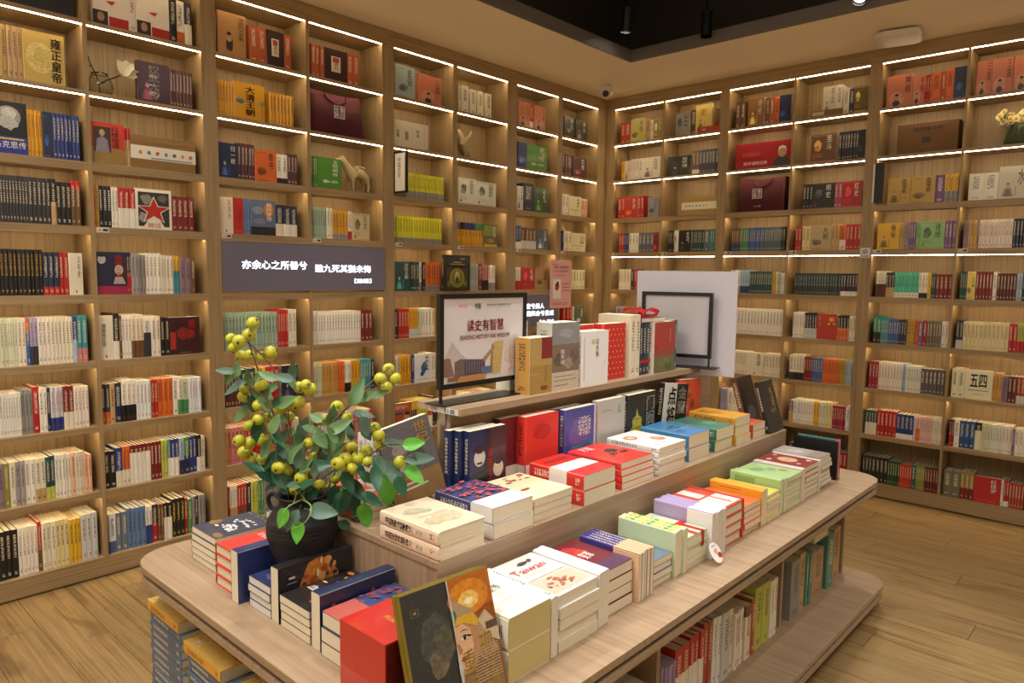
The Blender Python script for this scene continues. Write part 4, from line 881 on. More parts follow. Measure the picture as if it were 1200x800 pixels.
# ------------------------------------------------------------------ ceiling fittings
o=empty('security_camera','white dome security camera on soffit in the room corner','camera',loc=(.27,-.395,3.10))
mb=MB(); lathe(mb,[(0,0),(.05,-.0),(.052,-.03),(.05,-.045)],24,close=False); mb.build('base',whitep,o,smooth=True,attrs=False)
mb=MB(); lathe(mb,[(.05,-.04),(.05,-.06),(.042,-.08),(.025,-.095),(0,-.1)],24,close=False); mb.build('shell',whitep,o,smooth=True,attrs=False)
mb=MB(); q=Vector((.02,-.035,-.07)); tube(mb,[q,q+Vector((.012,-.02,-.006))],.026,16); mb.build('lens',blk,o,smooth=False,attrs=False)
o=empty('wireless_access_point','white rounded ceiling box above the right-wall bookcases','access point',mat=Matrix.Translation((2.44,-.27,3.10))@Matrix.Rotation(math.radians(10),4,'Z'))
mb=MB(); mb.M=Matrix.Translation((-.13,-.13,-.052)); rbox(mb,.26,.26,.04,.06,6); c_=mb.build('housing',whitep,o,attrs=False)
bv_=c_.modifiers.new('b','BEVEL'); bv_.width=.012; bv_.segments=3
mb=MB(); mb.M=Matrix.Translation((-.08,-.08,-.012)); rbox(mb,.16,.16,.012,.03); mb.build('bracket',steel,o,attrs=False)
lamps=[(t[0],t[1]) for t in TRACK]
for i,(p,tg) in enumerate(lamps):
    d=(Vector(tg)-Vector(p)).normalized()
    q=(-d).to_track_quat('Z','Y').to_matrix().to_4x4(); q.translation=Vector(p)
    seen={0:'lit black track spotlight nearest the soffit corner',1:'unlit-looking black track spotlight, middle one of the three in view',2:'lit black track spotlight at the top edge, rightmost in view'}
    o=empty('track_spotlight',seen.get(i,f'black track spotlight above the shop floor, {ordn(i-2)} further along'),'spotlight','black track spotlights on ceiling',mat=q)
    mb=MB(); lathe(mb,[(.030,.012),(.036,.012),(.036,.0),(.036,.16),(.03,.165),(0,.165)],24,close=False); b_=mb.build('lamp_body',blk,o,attrs=False)
    mb=MB(); lathe(mb,[(0,.016),(.029,.016)],24,close=False)
    if TRACK[i][2]: mb.build('lamp_face',lampm,o,attrs=False)
    mb=MB(); top=Vector((0,0,.12)); wq=q.inverted()@Vector((p[0],p[1],3.55)); tube(mb,[top,wq],.008,8); mb.build('stem',blk,o,attrs=False)
rail=flat('black_rail','4c453e',.5)
for y_ in(-.90,-1.14,-2.6,-3.9,-5.2):
    o=simple('track_rail',[((.8,y_-.017,3.55),(6.0,y_+.017,3.58))],rail); tag(o,f'long black lighting rail across the dark ceiling void, {ordn([-.90,-1.14,-2.6,-3.9,-5.2].index(y_)+1)} from right wall','rail')
    o['group']='black lighting rails'
mb=MB(); mb.box((.9,-1.62,3.40),(6.0,-1.40,3.55)); o=mb.build('ceiling_duct',rail,attrs=False); tag(o,'black rectangular air duct in the dark ceiling void','duct')
mb=MB(); tube(mb,[(1.7,-6,3.46),(1.7,-.95,3.46)],.05,12); tube(mb,[(1.1,-2.0,3.5),(6,-2.0,3.5)],.03,10); o=mb.build('ceiling_pipe',rail,smooth=True,attrs=False); tag(o,'black crossing pipes in the dark ceiling void','pipe')
def ink_polys(c,n,x0,x1,y0,y1,s=.05):
    return [(c,blot(random.uniform(x0,x1),random.uniform(y0,y1),s*random.uniform(.6,1.8),s*random.uniform(.3,.8),8)) for _ in range(n)]
# ------------------------------------------------------------------ the display table
T0,M0,B0=.62,.82,1.12
tb=empty('display_table','tiered oak display table with rounded corners in the room middle','table',loc=(0,0,0))
def slabp(name,x0,y0,x1,y1,z0,z1,r,m,parent=tb):
    mb=MB(); mb.M=Matrix.Translation((x0,y0,0)); rbox(mb,x1-x0,y1-y0,z1-z0,r,8,z0=z0); return mb.build(name,m,parent,attrs=False)
TX0,TX1,TY0,TY1=1.42,2.913,-4.578,-1.79
slabp('tabletop',TX0,TY0,TX1,TY1,T0-.02,T0,.13,ty)
slabp('edge_groove',TX0+.02,TY0+.02,TX1-.02,TY1-.02,T0-.037,T0-.0201,.12,tdark)
slabp('lower_top_board',TX0+.002,TY0+.002,TX1-.002,TY1-.002,T0-.057,T0-.0371,.13,tyy)
slabp('deck',TX0-.04,TY0-.03,TX1+.037,TY1+.05,.10,.12,.13,ty); slabp('deck_groove',TX0-.03,TY0-.02,TX1+.025,TY1+.04,.083,.0999,.12,tdark)
slabp('lower_deck_board',TX0-.04,TY0-.03,TX1+.037,TY1+.05,.063,.0829,.13,tyy); 
def tbox(name,a,b,m): return simple(name,[(a,b)],m,tb)
tbox('plinth',(TX0+.2,TY0+.2,0),(TX1-.2,TY1-.2,.063),tdark)
zt=T0-.0571
tbox('centre_panel',(2.45,TY0+.28,.1201),(2.47,TY1-.28,zt),tz)
for yy in(-4.20,-3.54,-2.585,-1.86+.02): tbox('partition',(2.4701,yy,.1201),(2.76,yy+.02,zt),tz)
tbox('centre_panel',(1.86,TY0+.28,.1201),(1.88,TY1-.28,zt),tz)
tbox('end_panel',(1.8801,TY0+.28,.1201),(2.4499,TY0+.30,zt),tz)
MX0,MX1,MY0,MY1=1.795,2.535,-4.235,-2.03
tbox('riser_box',(MX0+.004,MY0+.004,T0),(MX1-.004,MY1-.004,M0-.016),tz); slabp('riser_top',MX0,MY0,MX1,MY1,M0-.016,M0,.004,tyy)
tbox('riser_side',(MX1-.004,MY0+.002,T0),(MX1-.001,MY1-.002,M0-.016),tyy)
tbox('upstand',(2.11,-3.86,M0),(2.17,-2.10,B0-.022),tyy); tbox('metal_strip',(2.128,-3.864,M0),(2.152,-3.86,B0-.022),steel)
tbox('metal_strip',(2.128,-2.10,M0),(2.152,-2.094,B0-.022),steel)
slabp('top_shelf',2.03,-3.879,2.24,-2.34,B0-.022,B0,.003,tyy)
o=empty('price_label','white price label on near end of the table top shelf','label',loc=(2.09,-3.882,B0-.021)); simple('card',[((0,0,0),(.14,.002,.019))],whitep,o)
art(o,[('8a8a90',rc(.55,.15,.62,.9)),('8a8a90',rc(.66,.15,.7,.9)),('77777c',rc(.75,.15,.9,.9)),('b88a86',rc(.05,.2,.3,.8))],.14,.019,.0008,mat=FRT)
# book orientations: frame(origin, width axis, height axis, thickness axis)
def lying(x_foot,ys,z,flip=False): # right row: spine toward -Y, foot toward +X
    return frame((x_foot,ys,z),Y,-X,Z)
def pile(desc,where,n,x_foot,y0,y1,z,H_,L_,code,jit=.004,skip=None,group=None,**kw):
    t=H_/n
    for i in range(n):
        k=n-i; top=(i==n-1)
        kk={a:b for a,b in kw.items() if top or a in('hard','obi','spt','spine','pages')}
        pos='top copy' if top else (f'{ordn(k)} copy down' if k<n else 'bottom copy')
        w=y1-y0-.004
        jx,jy=random.uniform(-jit,jit),random.uniform(-jit/2,jit/2)
        m=lying(x_foot+jx-.002,y0+.002+jy*.5,z+i*t)
        book(f'{desc}, {pos} {where}',m,w,L_,t-.0006,code,group=group or f'{desc} {where}'[:60],**kk)
def upright(desc,where,n,x_foot,y0,y1,z,H_,L_,code,back=False,foot=1,polysb=None,group=None,**kw):
    """spine up, covers facing -Y/+Y, foot edge toward +X"""
    t=(y1-y0)/n
    for i in range(n):
        jx=random.uniform(-.004,.004)
        m=frame((x_foot+jx,y0+i*t,z+H_),-Z,-X,Y)
        pos='' if n==1 else (', nearest copy' if i==0 else (f', {ordn(i+1)} copy back' if i<n-1 else ', farthest copy'))
        o=book(f'{desc}{pos} {where}',m,H_-.0005,L_,t-.0006,code,group=group or f'{desc} {where}'[:60],**kw)
        if polysb and i==0:
            art(o,polysb,H_,L_,0,mat=Matrix(((1,0,0,0),(0,1,0,0),(0,0,-1,-.0004),(0,0,0,1))),name='back_cover_print')
XF=2.775
# ---- front row on the main tabletop, near to far
wt=[('d9d3c2',rc(.05,.05,.95,.1))]
PAL.update({'wq':('e6e2d2','white'),'tw':('ded6cd','pale'),'dr':('6a1a22','dark red'),'pp':('3a3178','purple'),'ph2':('5d7284','grey-blue'),'lg2':('bcd0a2','light green'),'lg4':('c6d6ae','pale green'),
 'lv2':('a794bd','lilac'),'wl2':('e6e3e6','white'),'ro':('c9402c','red'),'os':('e8682c','orange'),'ys':('e3a32e','amber'),'yl2':('d9c45a','yellow'),'gs':('a8c987','pea green'),'gt2':('9fb98a','sage'),
 'wc':('d9cfc4','off-white'),'rc3':('8a1f1c','deep red'),'sv':('a7a09a','silver'),'cb':('e5cdb0','cream'),'pu3':('3c3f6e','indigo'),'cf':('eacfa8','cream'),'rr':('cc2a22','red'),'r2':('d8322a','bright red'),
 'wo':('e8e6e2','white'),'bs':('3c82b4','blue'),'ts':('2f7a68','teal green'),'ya':('d99a2c','amber'),'oe':('cc5a34','orange red'),'kk':('1c1b1c','black'),'gb2':('7f9098','grey-blue'),
 'na':('1e2852','navy'),'pm':('4a4a9c','violet blue'),'gl':('b8b4aa','light grey'),'ki':('201f20','black'),'or2':('cf5236','orange red'),'in':('2c3566','indigo'),'bo2':('241f1e','black'),'nr':('3b3350','navy red'),
 'ng2':('3d4250','dark slate'),'gg2':('5f7468','grey-green'),'re':('d23a30','red'),'oy2':('e0a332','orange yellow'),'bb2':('4d5f78','grey blue'),'dk2':('7d6a1c','olive gold'),'pb':('b08a60','tan brown'),'tt':('4a8474','teal')})
m_=frame((2.80,-4.283,T0),Y,-X,Z)
for i in range(2):
    book(('top ' if i else 'bottom ')+'thick white book with black title beside the pyramid book',frame((2.80,-4.256,T0+.078*i),Y,-X,Z),.148,.235,.0775,'wq',pages=lin('cdbb7c'),group='thick white books',
         **(dict(title='石全传',tbox=(.3,.5,.72,.64),vert=False,polys=[('d9cf9a',rc(.1,.3,.9,.31)),('cfc9b8',rc(.45,.41,.7,.47))]) if i else {}))
upright('thin white book standing on its edge','beside the map-cover pile',1,2.80,-4.103,-4.079,T0,.153,.23,'wo')
pile('white book with red western title over a map','in the front row',5,2.80,-4.075,-3.908,T0,.145,.23,'tw',title='Taiwan',tcol='red',tbox=(.06,.62,.8,.75),vert=False,
     polys=[('d3b9a2',rc(.0,.05,.97,.42))]+ink_polys('b06a50',22,.15,.75,.14,.36,.045)+[('e9e2da',rc(.0,.44,.1,.45)),('e9e2da',rc(.05,.44,.95,.46)),('8a4a44',rc(.1,.56,.7,.565)),('3a3634',rc(.12,.52,.8,.525)),('2c2a2a',blot(.5,.83,.14,.04)),('2c2a2a',blot(.68,.84,.06,.035))])
upright('white book with pale green spine pattern standing on edge','after the map-cover pile',2,2.797,-3.905,-3.855,T0,.15,.23,'wl2',spine=False)
pile('dark red book with glossy cover','behind two upright white books',4,2.775,-3.853,-3.71,T0,.128,.21,'dr',title='变革',tbox=(.3,.4,.6,.6),vert=False,polys=[('b3282a',blot(.35,.65,.32,.25)),('4a2a4a',rc(0,.0,1,.25)),('c23a34',blot(.5,.6,.2,.12))])
upright('purple and peach book standing on edge','in the front row',5,2.788,-3.705,-3.623,T0,.142,.21,'pp',obi=('e2b890',0,.42),spine=True)
pile('low grey-blue book','between purple and light green uprights',4,2.773,-3.60,-3.487,T0,.084,.20,'ph2',polys=[('6d8090',blot(.5,.5,.3,.3)),('4a5c6c',blot(.4,.3,.2,.15))])
upright('light green book with yellow floral spine and barcode','in the front row',3,2.777,-3.483,-3.413,T0,.143,.21,'lg4',spine=False,
     polysb=[('e8e6dc',rc(.42,.12,.62,.3)),('23201e',rc(.45,.14,.47,.28)),('23201e',rc(.49,.14,.53,.28)),('23201e',rc(.55,.14,.57,.28)),('23201e',rc(.44,.07,.61,.085)),('8a9a80',rc(.6,.4,.62,.8))])
for i in range(3):
    mb=MB()
    for k in range(9): px_=2.775-.02-.02*k; mb.add([(px_+a*.011,-3.483+.0117+.0233*i+b*.011,T0+.1434) for a,b in blot(0,0,1,.9,8)],[tuple(range(8))],lin(('d9c832','6a9a3c','c9b82a')[k%3]))
    mb.build('spine_print',PR,[q for q in bpy.data.objects if q.get('label','').startswith('light green book with yellow floral')][i].children[0].parent).matrix_parent_inverse=[q for q in bpy.data.objects if q.get('label','').startswith('light green book with yellow floral')][i].matrix_world.inverted()
pile('pale green book tied with red ribbon','in the front row',6,2.777,-3.41,-3.277,T0,.104,.21,'lg4')
ribbon=flat('red_ribbon','b81a20',.5)
mb=MB(); mb.box((2.60,-3.356,T0+.1045),(2.7765,-3.338,T0+.1055)); mb.box((2.68,-3.411,T0+.1056),(2.70,-3.276,T0+.1064)); mb.box((2.7772,-3.314,T0+.055),(2.7782,-3.299,T0+.105)); mb.box((2.70,-3.314,T0+.1045),(2.7782,-3.299,T0+.106))
o=mb.build('ribbon',ribbon,attrs=False); tag(o,'red ribbon tied around the pale green pile','ribbon')
o=empty('gift_tag','round white gift tag with red drawing lying against pile','tag',mat=frame((2.815,-3.29,T0+.036),Y,Vector((-.55,0,.83)),Vector((.83,0,.55))))
mb=MB(); n=24; P=[(.030*math.cos(2*math.pi*i/n),.034*math.sin(2*math.pi*i/n)) for i in range(n)]; mb.add([(a,b,0) for a,b in P]+[(a,b,.0015) for a,b in P],[tuple(range(n))[::-1],tuple(range(n,2*n))]+[(i,(i+1)%n,n+(i+1)%n,n+i) for i in range(n)],lin('ebe6e0')); mb.build('card',PR,o)
art(o,[('c23038',blot(.55,-.35,.5,.35)),('d8a05a',blot(.0,.1,.35,.3)),('e3b8a0',blot(.3,.2,.2,.25)),('5a5450',rc(-.4,.6,.4,.66))],.03,.034,.0017)
mb=MB(); tube(mb,smoothpts([(2.7795,-3.306,T0+.075),(2.79,-3.30,T0+.072),(2.80,-3.292,T0+.066)]),.0015); mb.build('string',inks['gold'],o,attrs=False).matrix_parent_inverse=o.matrix_world.inverted()
upright('white and lilac book standing on edge','in the front row',4,2.794,-3.272,-3.178,T0,.153,.22,'lv2',obi=('e8e6e4',0,.42),spine=False,polysb=[('cfccd0',rc(.35,.1,.6,.28)),('6a666c',rc(.37,.12,.4,.26)),('6a666c',rc(.43,.12,.47,.26)),('6a666c',rc(.5,.12,.53,.26))])
pile('red and white striped hardcover','in the front row',4,2.777,-3.165,-3.014,T0,.14,.21,'ro',hard=True,obi=('e6ddd2',.05,.5),polys=[('e8e0d6',rc(.28,.55,.62,.98)),('d0654e',rc(.62,.1,.7,.98))])
upright('thin red hardcover standing on edge','beside orange pile',1,2.778,-3.013,-3.003,T0,.143,.21,'ro',hard=True)
pile('orange paperback','in the front row',5,2.778,-3.0,-2.86,T0,.107,.21,'os',polys=[('f0803c',blot(.5,.6,.4,.3)),('c24a1c',rc(.1,.8,.8,.82)),('d8501c',blot(.4,.4,.25,.12))])
upright('amber yellow book standing on edge','in the front row',2,2.779,-2.857,-2.808,T0,.136,.21,'ys',spine=False,polysb=[('8a5a1c',rc(.35,.12,.5,.3)),('b57c22',rc(.1,.4,.13,.8))])
pile('yellow paperback','in the front row',6,2.777,-2.806,-2.677,T0,.101,.21,'yl2',polys=[('a8a890',blot(.4,.3,.4,.2))])
upright('pea green book standing on edge','in the front row',2,2.774,-2.672,-2.613,T0,.137,.21,'gs',spine=False,polysb=[('6a8a50',rc(.5,.12,.7,.27)),('88a868',rc(.1,.5,.3,.9))])
pile('sage green book with pale drawing','in the front row',7,2.773,-2.61,-2.463,T0,.131,.21,'gs',polys=[('8aa878',blot(.3,.7,.3,.15)),('b08a5a',blot(.75,.3,.15,.1)),('9ab588',blot(.6,.5,.2,.12))])
upright('off-white book standing on edge','between sage and red piles',2,2.776,-2.458,-2.424,T0,.138,.21,'wc',spine=False)
pile('deep red book with cream circle','in the front row',6,2.776,-2.42,-2.267,T0,.138,.21,'rc3',polys=[('e0b890',ell(.5,.5,.26,.2,24)),('d8c8c4',blot(.2,.8,.14,.06)),('d8c8c4',blot(.8,.85,.1,.05)),('d8c8c4',blot(.8,.15,.14,.06)),('d8c8c4',blot(.25,.2,.1,.05)),('b3603c',rc(.35,.49,.65,.51))])
upright('thin off-white book standing on edge','before the silver pile',1,2.774,-2.262,-2.246,T0,.14,.21,'wc',spine=False)
pile('silver-grey wrapped book','at far end of front row',8,2.772,-2.24,-2.105,T0,.142,.21,'sv',jit=.006,polys=[('c9c3bc',blot(.4,.6,.3,.2)),('9a8478',rc(.0,0,1,.3))])
# book end with teal book
o=empty('book_end','black metal book end at far end of table','book end',loc=(2.57,-2.085,T0)); simple('upright_plate',[((0,.06,0),(.2,.063,.178))],blk,o); simple('foot_plate',[((0,.063,0),(.17,.15,.002))],blk,o)
book('teal and red book standing against black book end at far table corner',frame((2.775,-2.018,T0+.002+.185),-Z,-X,Y),.185,.19,.02,'tl2',obi=('c23a44',0,.09),hard=True,spine=False)
# ---- lower tier row on the riser
for i in range(2):
    book(('upper' if i else 'lower')+' cream hardcover of the pair with black spine title beside vase',frame((2.532,-4.228,M0+.0385*i),Y,-X,Z),.168,.24,.038,'cb',hard=True,group='cream hardcover pair',
        spt=('史通代近国中','black',.48,.92) if False else None,
        **(dict(polys=[('c9bfa0',blot(.35,.7,.25,.1)),('b5b494',blot(.5,.62,.15,.06)),('d2bf9e',blot(.6,.35,.3,.2)),('cdb894',blot(.3,.3,.2,.12)),('bfa984',rc(.2,.48,.8,.49))]) if i else {}))
    e=[q for q in bpy.data.objects if 'cream hardcover of the pair' in q.get('label','')][-1]
    mm=Matrix(((0,0,-1,0),(-1,0,0,0),(0,1,0,0),(0,0,0,1)))
    text('中国近代通史',inks['black'],e,-.215,.009,.10,.020,.0012,mat=mm,name='spine_lettering')
    text('第二卷',inks['grey'],e,-.085,.013,.025,.010,.0012,mat=mm,name='spine_lettering')
pile('thick indigo book with coral lettering and white band','on the riser',2,2.531,-4.03,-3.86,M0,.088,.235,'pu3',polys=ink_polys('cf5a50',60,.06,.94,.38,.97,.05),obi=('e2ded6',0,.36))
pile('cream paperback with brown brush marks','on the riser',3,2.521,-3.85,-3.667,M0,.072,.22,'cf',polys=ink_polys('9a5c3a',12,.1,.9,.7,.92,.05)+[('8a4a34',rc(.2,.35,.4,.4))])
pile('thick red book with printed white band','on the riser',2,2.536,-3.63,-3.455,M0,.10,.225,'rr',obi=('e5ded4',.3,.62),title='中国大历史',tbox=(.15,.75,.85,.86),vert=False,tcol='brown')
pile('bright red book with black horse brushwork','on the riser',4,2.52,-3.40,-3.195,M0,.092,.23,'r2',polys=[('2c1414',blot(.62,.55,.17,.12)),('2c1414',blot(.45,.4,.12,.06)),('3a1616',blot(.75,.4,.14,.07)),('2c1414',rc(.3,.3,.36,.33))],title='万里',tcol='white',tbox=(.15,.75,.45,.92),vert=False)
pile('white book with orange picture cover','on the riser',5,2.523,-3.163,-2.968,M0,.104,.23,'wo',polys=[('d88a4a',blot(.3,.7,.18,.14)),('e6e3de',blot(.3,.7,.1,.08)),('d88a4a',blot(.72,.4,.18,.14)),('e8b080',blot(.72,.42,.1,.08)),('8a8680',rc(.1,.15,.6,.16))])
pile('blue book with faint painting','on the riser',2,2.505,-2.91,-2.74,M0,.106,.22,'bs',title='大江',tbox=(.3,.45,.7,.65),vert=False,polys=[('5a94bc',blot(.5,.5,.35,.25)),('3a72a4',blot(.3,.3,.2,.12))])
pile('teal green wrapped book','on the riser',2,2.508,-2.70,-2.54,M0,.10,.22,'ts',polys=[('4f9482',blot(.6,.4,.25,.2)),('9a5a44',blot(.3,.75,.08,.05))])
pile('amber book with cream pages','on the riser',3,2.515,-2.53,-2.384,M0,.122,.22,'ya',polys=[('c4862a',blot(.4,.6,.3,.2))],title='山海经',tcol='brown',tbox=(.1,.75,.5,.88),vert=False)
pile('orange red small book','on the riser',2,2.506,-2.341,-2.21,M0,.066,.19,'oe')
book('grey-blue wrapped book lying behind the amber pile',frame((2.37,-2.48,M0),Y,-X,Z),.17,.11,.03,'gb2',polys=[('b8c4cc',blot(.5,.5,.3,.3))])
book('grey-blue wrapped book under another behind the amber pile',frame((2.37,-2.49,M0+.0305),Y,-X,Z),.17,.11,.04,'gb2',polys=[('c8d0d6',blot(.5,.5,.3,.2))])
# leaning black display books
def leaning(label,x,y,w,h,t,code,lean,**k):
    a=math.radians(lean); up=Vector((-math.sin(a),0,math.cos(a))); nrm=Vector((math.cos(a),0,math.sin(a)))
    return book(label,frame(Vector((x,y,M0+.0005))-nrm*t+Vector((0,0,math.sin(a)*t)),Y,up,nrm),w,h,t,code,**k)
leaning('black wrapped book leaning at far right corner of the riser',2.525,-2.195,.155,.24,.022,'kk',17,title='书法',tcol='gold',tbox=(.55,.5,.75,.85),polys=[('5a5030',blot(.6,.4,.25,.05)),('6a6048',blot(.75,.6,.05,.25)),('3a3428',rc(.1,.2,.9,.21))])
leaning('dark brown book leaning behind the black corner book',2.43,-2.215,.16,.25,.03,'br',17,polys=[('2a1814',rc(0,0,1,1)),('4a4c58',blot(.5,.3,.3,.15))])
# ---- books standing against the upstand
def stand(label,xf,y0,w,h,t,code,z=M0,tilt=0,base=None,**k):
    m=frame((xf-t,y0,z),Y,Z,X)
    if tilt: m=m@Matrix.Rotation(math.radians(tilt),4,'Z')
    return book(label,m,w,h,t,code,**k)
np_=[('16182c',rc(.4,.0,1,1)),('42202c',rc(.55,.0,1,1)),('8a1c3a',rc(0,0,1,.1)),('d0ccca',ell(.27,.62,.15,.12)),('15141c',blot(.27,.73,.15,.06)),('17151c',rc(.2,.53,.34,.56)),('1c1a22',[(.05,.12),(.12,.42),(.4,.42),(.5,.12)]),('d2c0b0',ell(.78,.42,.14,.12)),('2a2024',blot(.78,.52,.13,.05)),('c9c0b8',[(.6,.1),(.66,.26),(.92,.26),(1,.1)])]
for i in range(3):
    stand(('front','middle','rear')[i]+' copy of navy double-portrait book against upstand',2.275-.0265*i,-3.875-.022*i*0-.018*(i),.166,.235,.026,'na',group='navy double-portrait books',
      **(dict(polys=np_,title='南陈北李',tcol='red',tbox=(.48,.2,.62,.72)) if i==0 else {}))
stand('dark red book standing behind bright red upright book',2.22,-3.68,.11,.238,.03,'dr',obi=('cfc6ba',0,.3))
stand('bright red book with white lower band standing against upstand',2.262,-3.60,.178,.24,.045,'r2',obi=('ded6cc',0,.3),hard=True,polys=[('c42822',blot(.5,.75,.3,.14))])
stand('dark navy book standing behind the violet blue book',2.225,-3.40,.16,.235,.03,'in')
stand('violet blue book with white title and teal picture against upstand',2.262,-3.385,.188,.235,.03,'pm',obi=None,title='文明的韧性',tcol='white',tbox=(.4,.55,.82,.85),polys=[('6a5cae',blot(.5,.6,.4,.3)),('4a8a98',rc(.2,.36,.95,.4)),('3a70a0',blot(.75,.3,.2,.2)),('c9c4dc',rc(.93,0,1,1)),('7a3f7c',blot(.3,.2,.25,.12))])
stand('light grey book with small ochre beasts against upstand',2.262,-3.185,.185,.242,.03,'gl',polys=[('c99a52',blot(.3,.22,.08,.05)),('c99a52',blot(.75,.26,.1,.05)),('c99a52',blot(.52,.16,.05,.03)),('8a8880',rc(.15,.82,.5,.83))],title='万物',tcol='grey',tbox=(.72,.74,.82,.88))
for i in range(2):
    stand(('front','rear')[i]+' black book with yellow gate tower against upstand',2.268-.028*i,-2.985-.02*i,.205,.242,.027,'ki',group='black gate tower books',
     **(dict(title='门阀',tcol='white',tbox=(.64,.42,.93,.93),tbold=True,polys=[('c9b82a',[(.06,.05),(.08,.42),(.17,.46),(.15,.58),(.27,.63),(.31,.76),(.37,.63),(.5,.58),(.48,.46),(.57,.42),(.59,.05)]),('23201c',rc(.3,.05,.42,.2)),('8a7c1c',rc(.1,.42,.55,.435)),('6a6018',rc(.16,.57,.5,.585))]) if i==0 else {}))
stand('black and white book with large characters leaning against upstand',2.268,-2.735,.205,.24,.03,'ki',tilt=-7,z=M0+.026,polys=[('dedad2',rc(0,0,.52,1))],title='金庸',tcol='white',tbox=(.58,.45,.92,.95),tbold=True)
e=[q for q in bpy.data.objects if q.get('label','').startswith('black and white book with large')][0]; text('点将',inks['black'],e,.03,.06,.07,.165,.0335,vert=True,bold=True)
stand('orange red wrapped book with gold figure leaning against upstand',2.255,-2.56,.185,.25,.03,'or2',tilt=-3,z=M0+.01,polys=[('8a5a2a',blot(.45,.72,.12,.1)),('c9954a',blot(.45,.78,.06,.05)),('7a3a24',blot(.6,.55,.12,.1)),('d89070',blot(.35,.45,.08,.1)),('e0a080',blot(.5,.2,.05,.05))])
# ---- books standing on the top shelf
def on_top(label,xf,y0,w,h,t,code,**k): return stand(label,xf,y0,w,h,t,code,z=B0,**k)
on_top('thick ochre book with dark red label, nearest on top shelf',2.215,-3.53,.122,.20,.07,'oc',polys=[('b59a5c',rc(0,0,1,1)),('7d2528',rc(.52,.62,1,1)),('a88a48',rc(.0,.0,1,.5)),('8a3a30',rc(.5,.06,.8,.14)),('7a6a40',rc(.7,.2,.74,.5)),('c9b074',rc(.05,.35,.45,.36))])
for i in range(2): on_top(('left','right')[i]+' pale book standing behind the ochre book',2.11,-3.52+.05*i,.045,.252,.07,'wl-dg4' if i else 'wg',spine=False)
on_top('grey and brown boxed book with landscape cover on top shelf',2.213,-3.408,.162,.248,.075,'gl',polys=[('8b8d8c',rc(0,.68,1,1)),('a3a5a4',blot(.5,.84,.3,.08)),('7d6f5f',rc(0,.27,1,.68)),('544a40',blot(.25,.45,.2,.12)),('5f554a',blot(.8,.5,.2,.14)),('a0917c',blot(.6,.4,.2,.1)),('c9baa4',rc(0,0,1,.27)),('7a6a5a',rc(.08,.2,.8,.21)),('7a6a5a',rc(.08,.14,.9,.15)),('7a6a5a',rc(.08,.07,.6,.08))],title='苏东坡',tcol='white',tbox=(.3,.38,.45,.6))
for i in range(2):
    on_top(('front','rear')[i]+' white book with small dark title on top shelf',2.218-.03*i,-3.235-.012*i,.172,.208,.028,'wo',group='white books on the table top shelf',**(dict(title='花木集',tbox=(.5,.52,.62,.85),polys=[('c9c08a',ell(.42,.8,.07,.05)),('c8c2b0',[(.68,.15),(.9,.42),(.93,.5),(.88,.42)]),('b8b2a2',rc(.08,.1,.1,.9))]) if i==0 else {}))
on_top('pink red book standing behind the white ones',2.14,-3.20,.17,.225,.03,'re')
dots=[('e8c890',ell(.1+.16*i+(.08 if j%2 else 0),.1+.1*j,.022,.014,6)) for i in range(6) for j in range(9)]
on_top('red book patterned with gold dots on top shelf',2.19,-3.062,.16,.228,.05,'rr',polys=dots[:60])
for i in range(2):
    m=frame((2.205,-2.888+.038*i,B0),-Z,Z,Y) if False else frame((2.205,-2.888+.0385*(i+1),B0),-X,Z,-Y)
    book(('first','second')[i]+' tall cream book with patterned spine facing out on top shelf',m,.165,.258,.037,'cr',group='cream patterned books',spine=True)
for i in range(3):
    m=frame((2.20,-2.806+.0265*(i+1)-.003,B0),-X,Z,-Y)
    book(('first','second','third')[i]+' dark book of the red-ribboned set on top shelf',m,.15,.222,.026,'nv' if i<2 else 'dt',group='dark set tied with ribbon')
mb=MB(); mb.box((2.2005,-2.812,B0+.05),(2.2022,-2.727,B0+.064)); o=mb.build('ribbon',ribbon,attrs=False); tag(o,'red ribbon around the dark book set','ribbon')
on_top('book with red to green landscape cover and white stitched spine on top shelf',2.215,-2.722,.175,.222,.045,'wr',polys=[('b23a30',rc(.03,.4,1,1)),('9c4a38',rc(.03,.3,1,.45)),('6a6a44',rc(.03,.0,1,.32)),('7d7d50',blot(.5,.2,.35,.12)),('4f5a34',blot(.7,.12,.25,.09)),('d87a60',rc(.75,.6,.8,.85)),('a8302a',blot(.15,.5,.08,.06))])
for i in range(2):
    m=frame((2.20,-2.545+.024*(i+1),B0),-X,Z,-Y); book(('left','right')[i]+' slate blue book at far end of top shelf',m,.15,.225,.0235,'sl',group='slate blue books at far end')
book('dark blue book lying on top of the ribboned set',frame((2.20,-2.80,B0+.2235),Y,-X,Z),.19,.14,.018,'nv2')
o=empty('ribbon_bow','red ribbon bow on top of the dark book set','ribbon',loc=(2.15,-2.74,B0+.243))
for a in(0,2.2,3.4,5.2):
    mb=MB(); P=smoothpts([(0,0,.006),(.045*math.cos(a),.045*math.sin(a),.034),(.08*math.cos(a+.3),.08*math.sin(a+.3),.02),(.045*math.cos(a+.5),.045*math.sin(a+.5),.004),(0,0,.006)],4)
    vs=[];fs=[]
    for p in P: vs+=[tuple(p+Vector((0,0,-.007))),tuple(p+Vector((.006,.006,.009)))]
    for i in range(len(P)-1): fs.append((2*i,2*i+1,2*i+3,2*i+2))
    mb.add(vs,fs); mb.build('loop',ribbon,o,smooth=True,attrs=False)
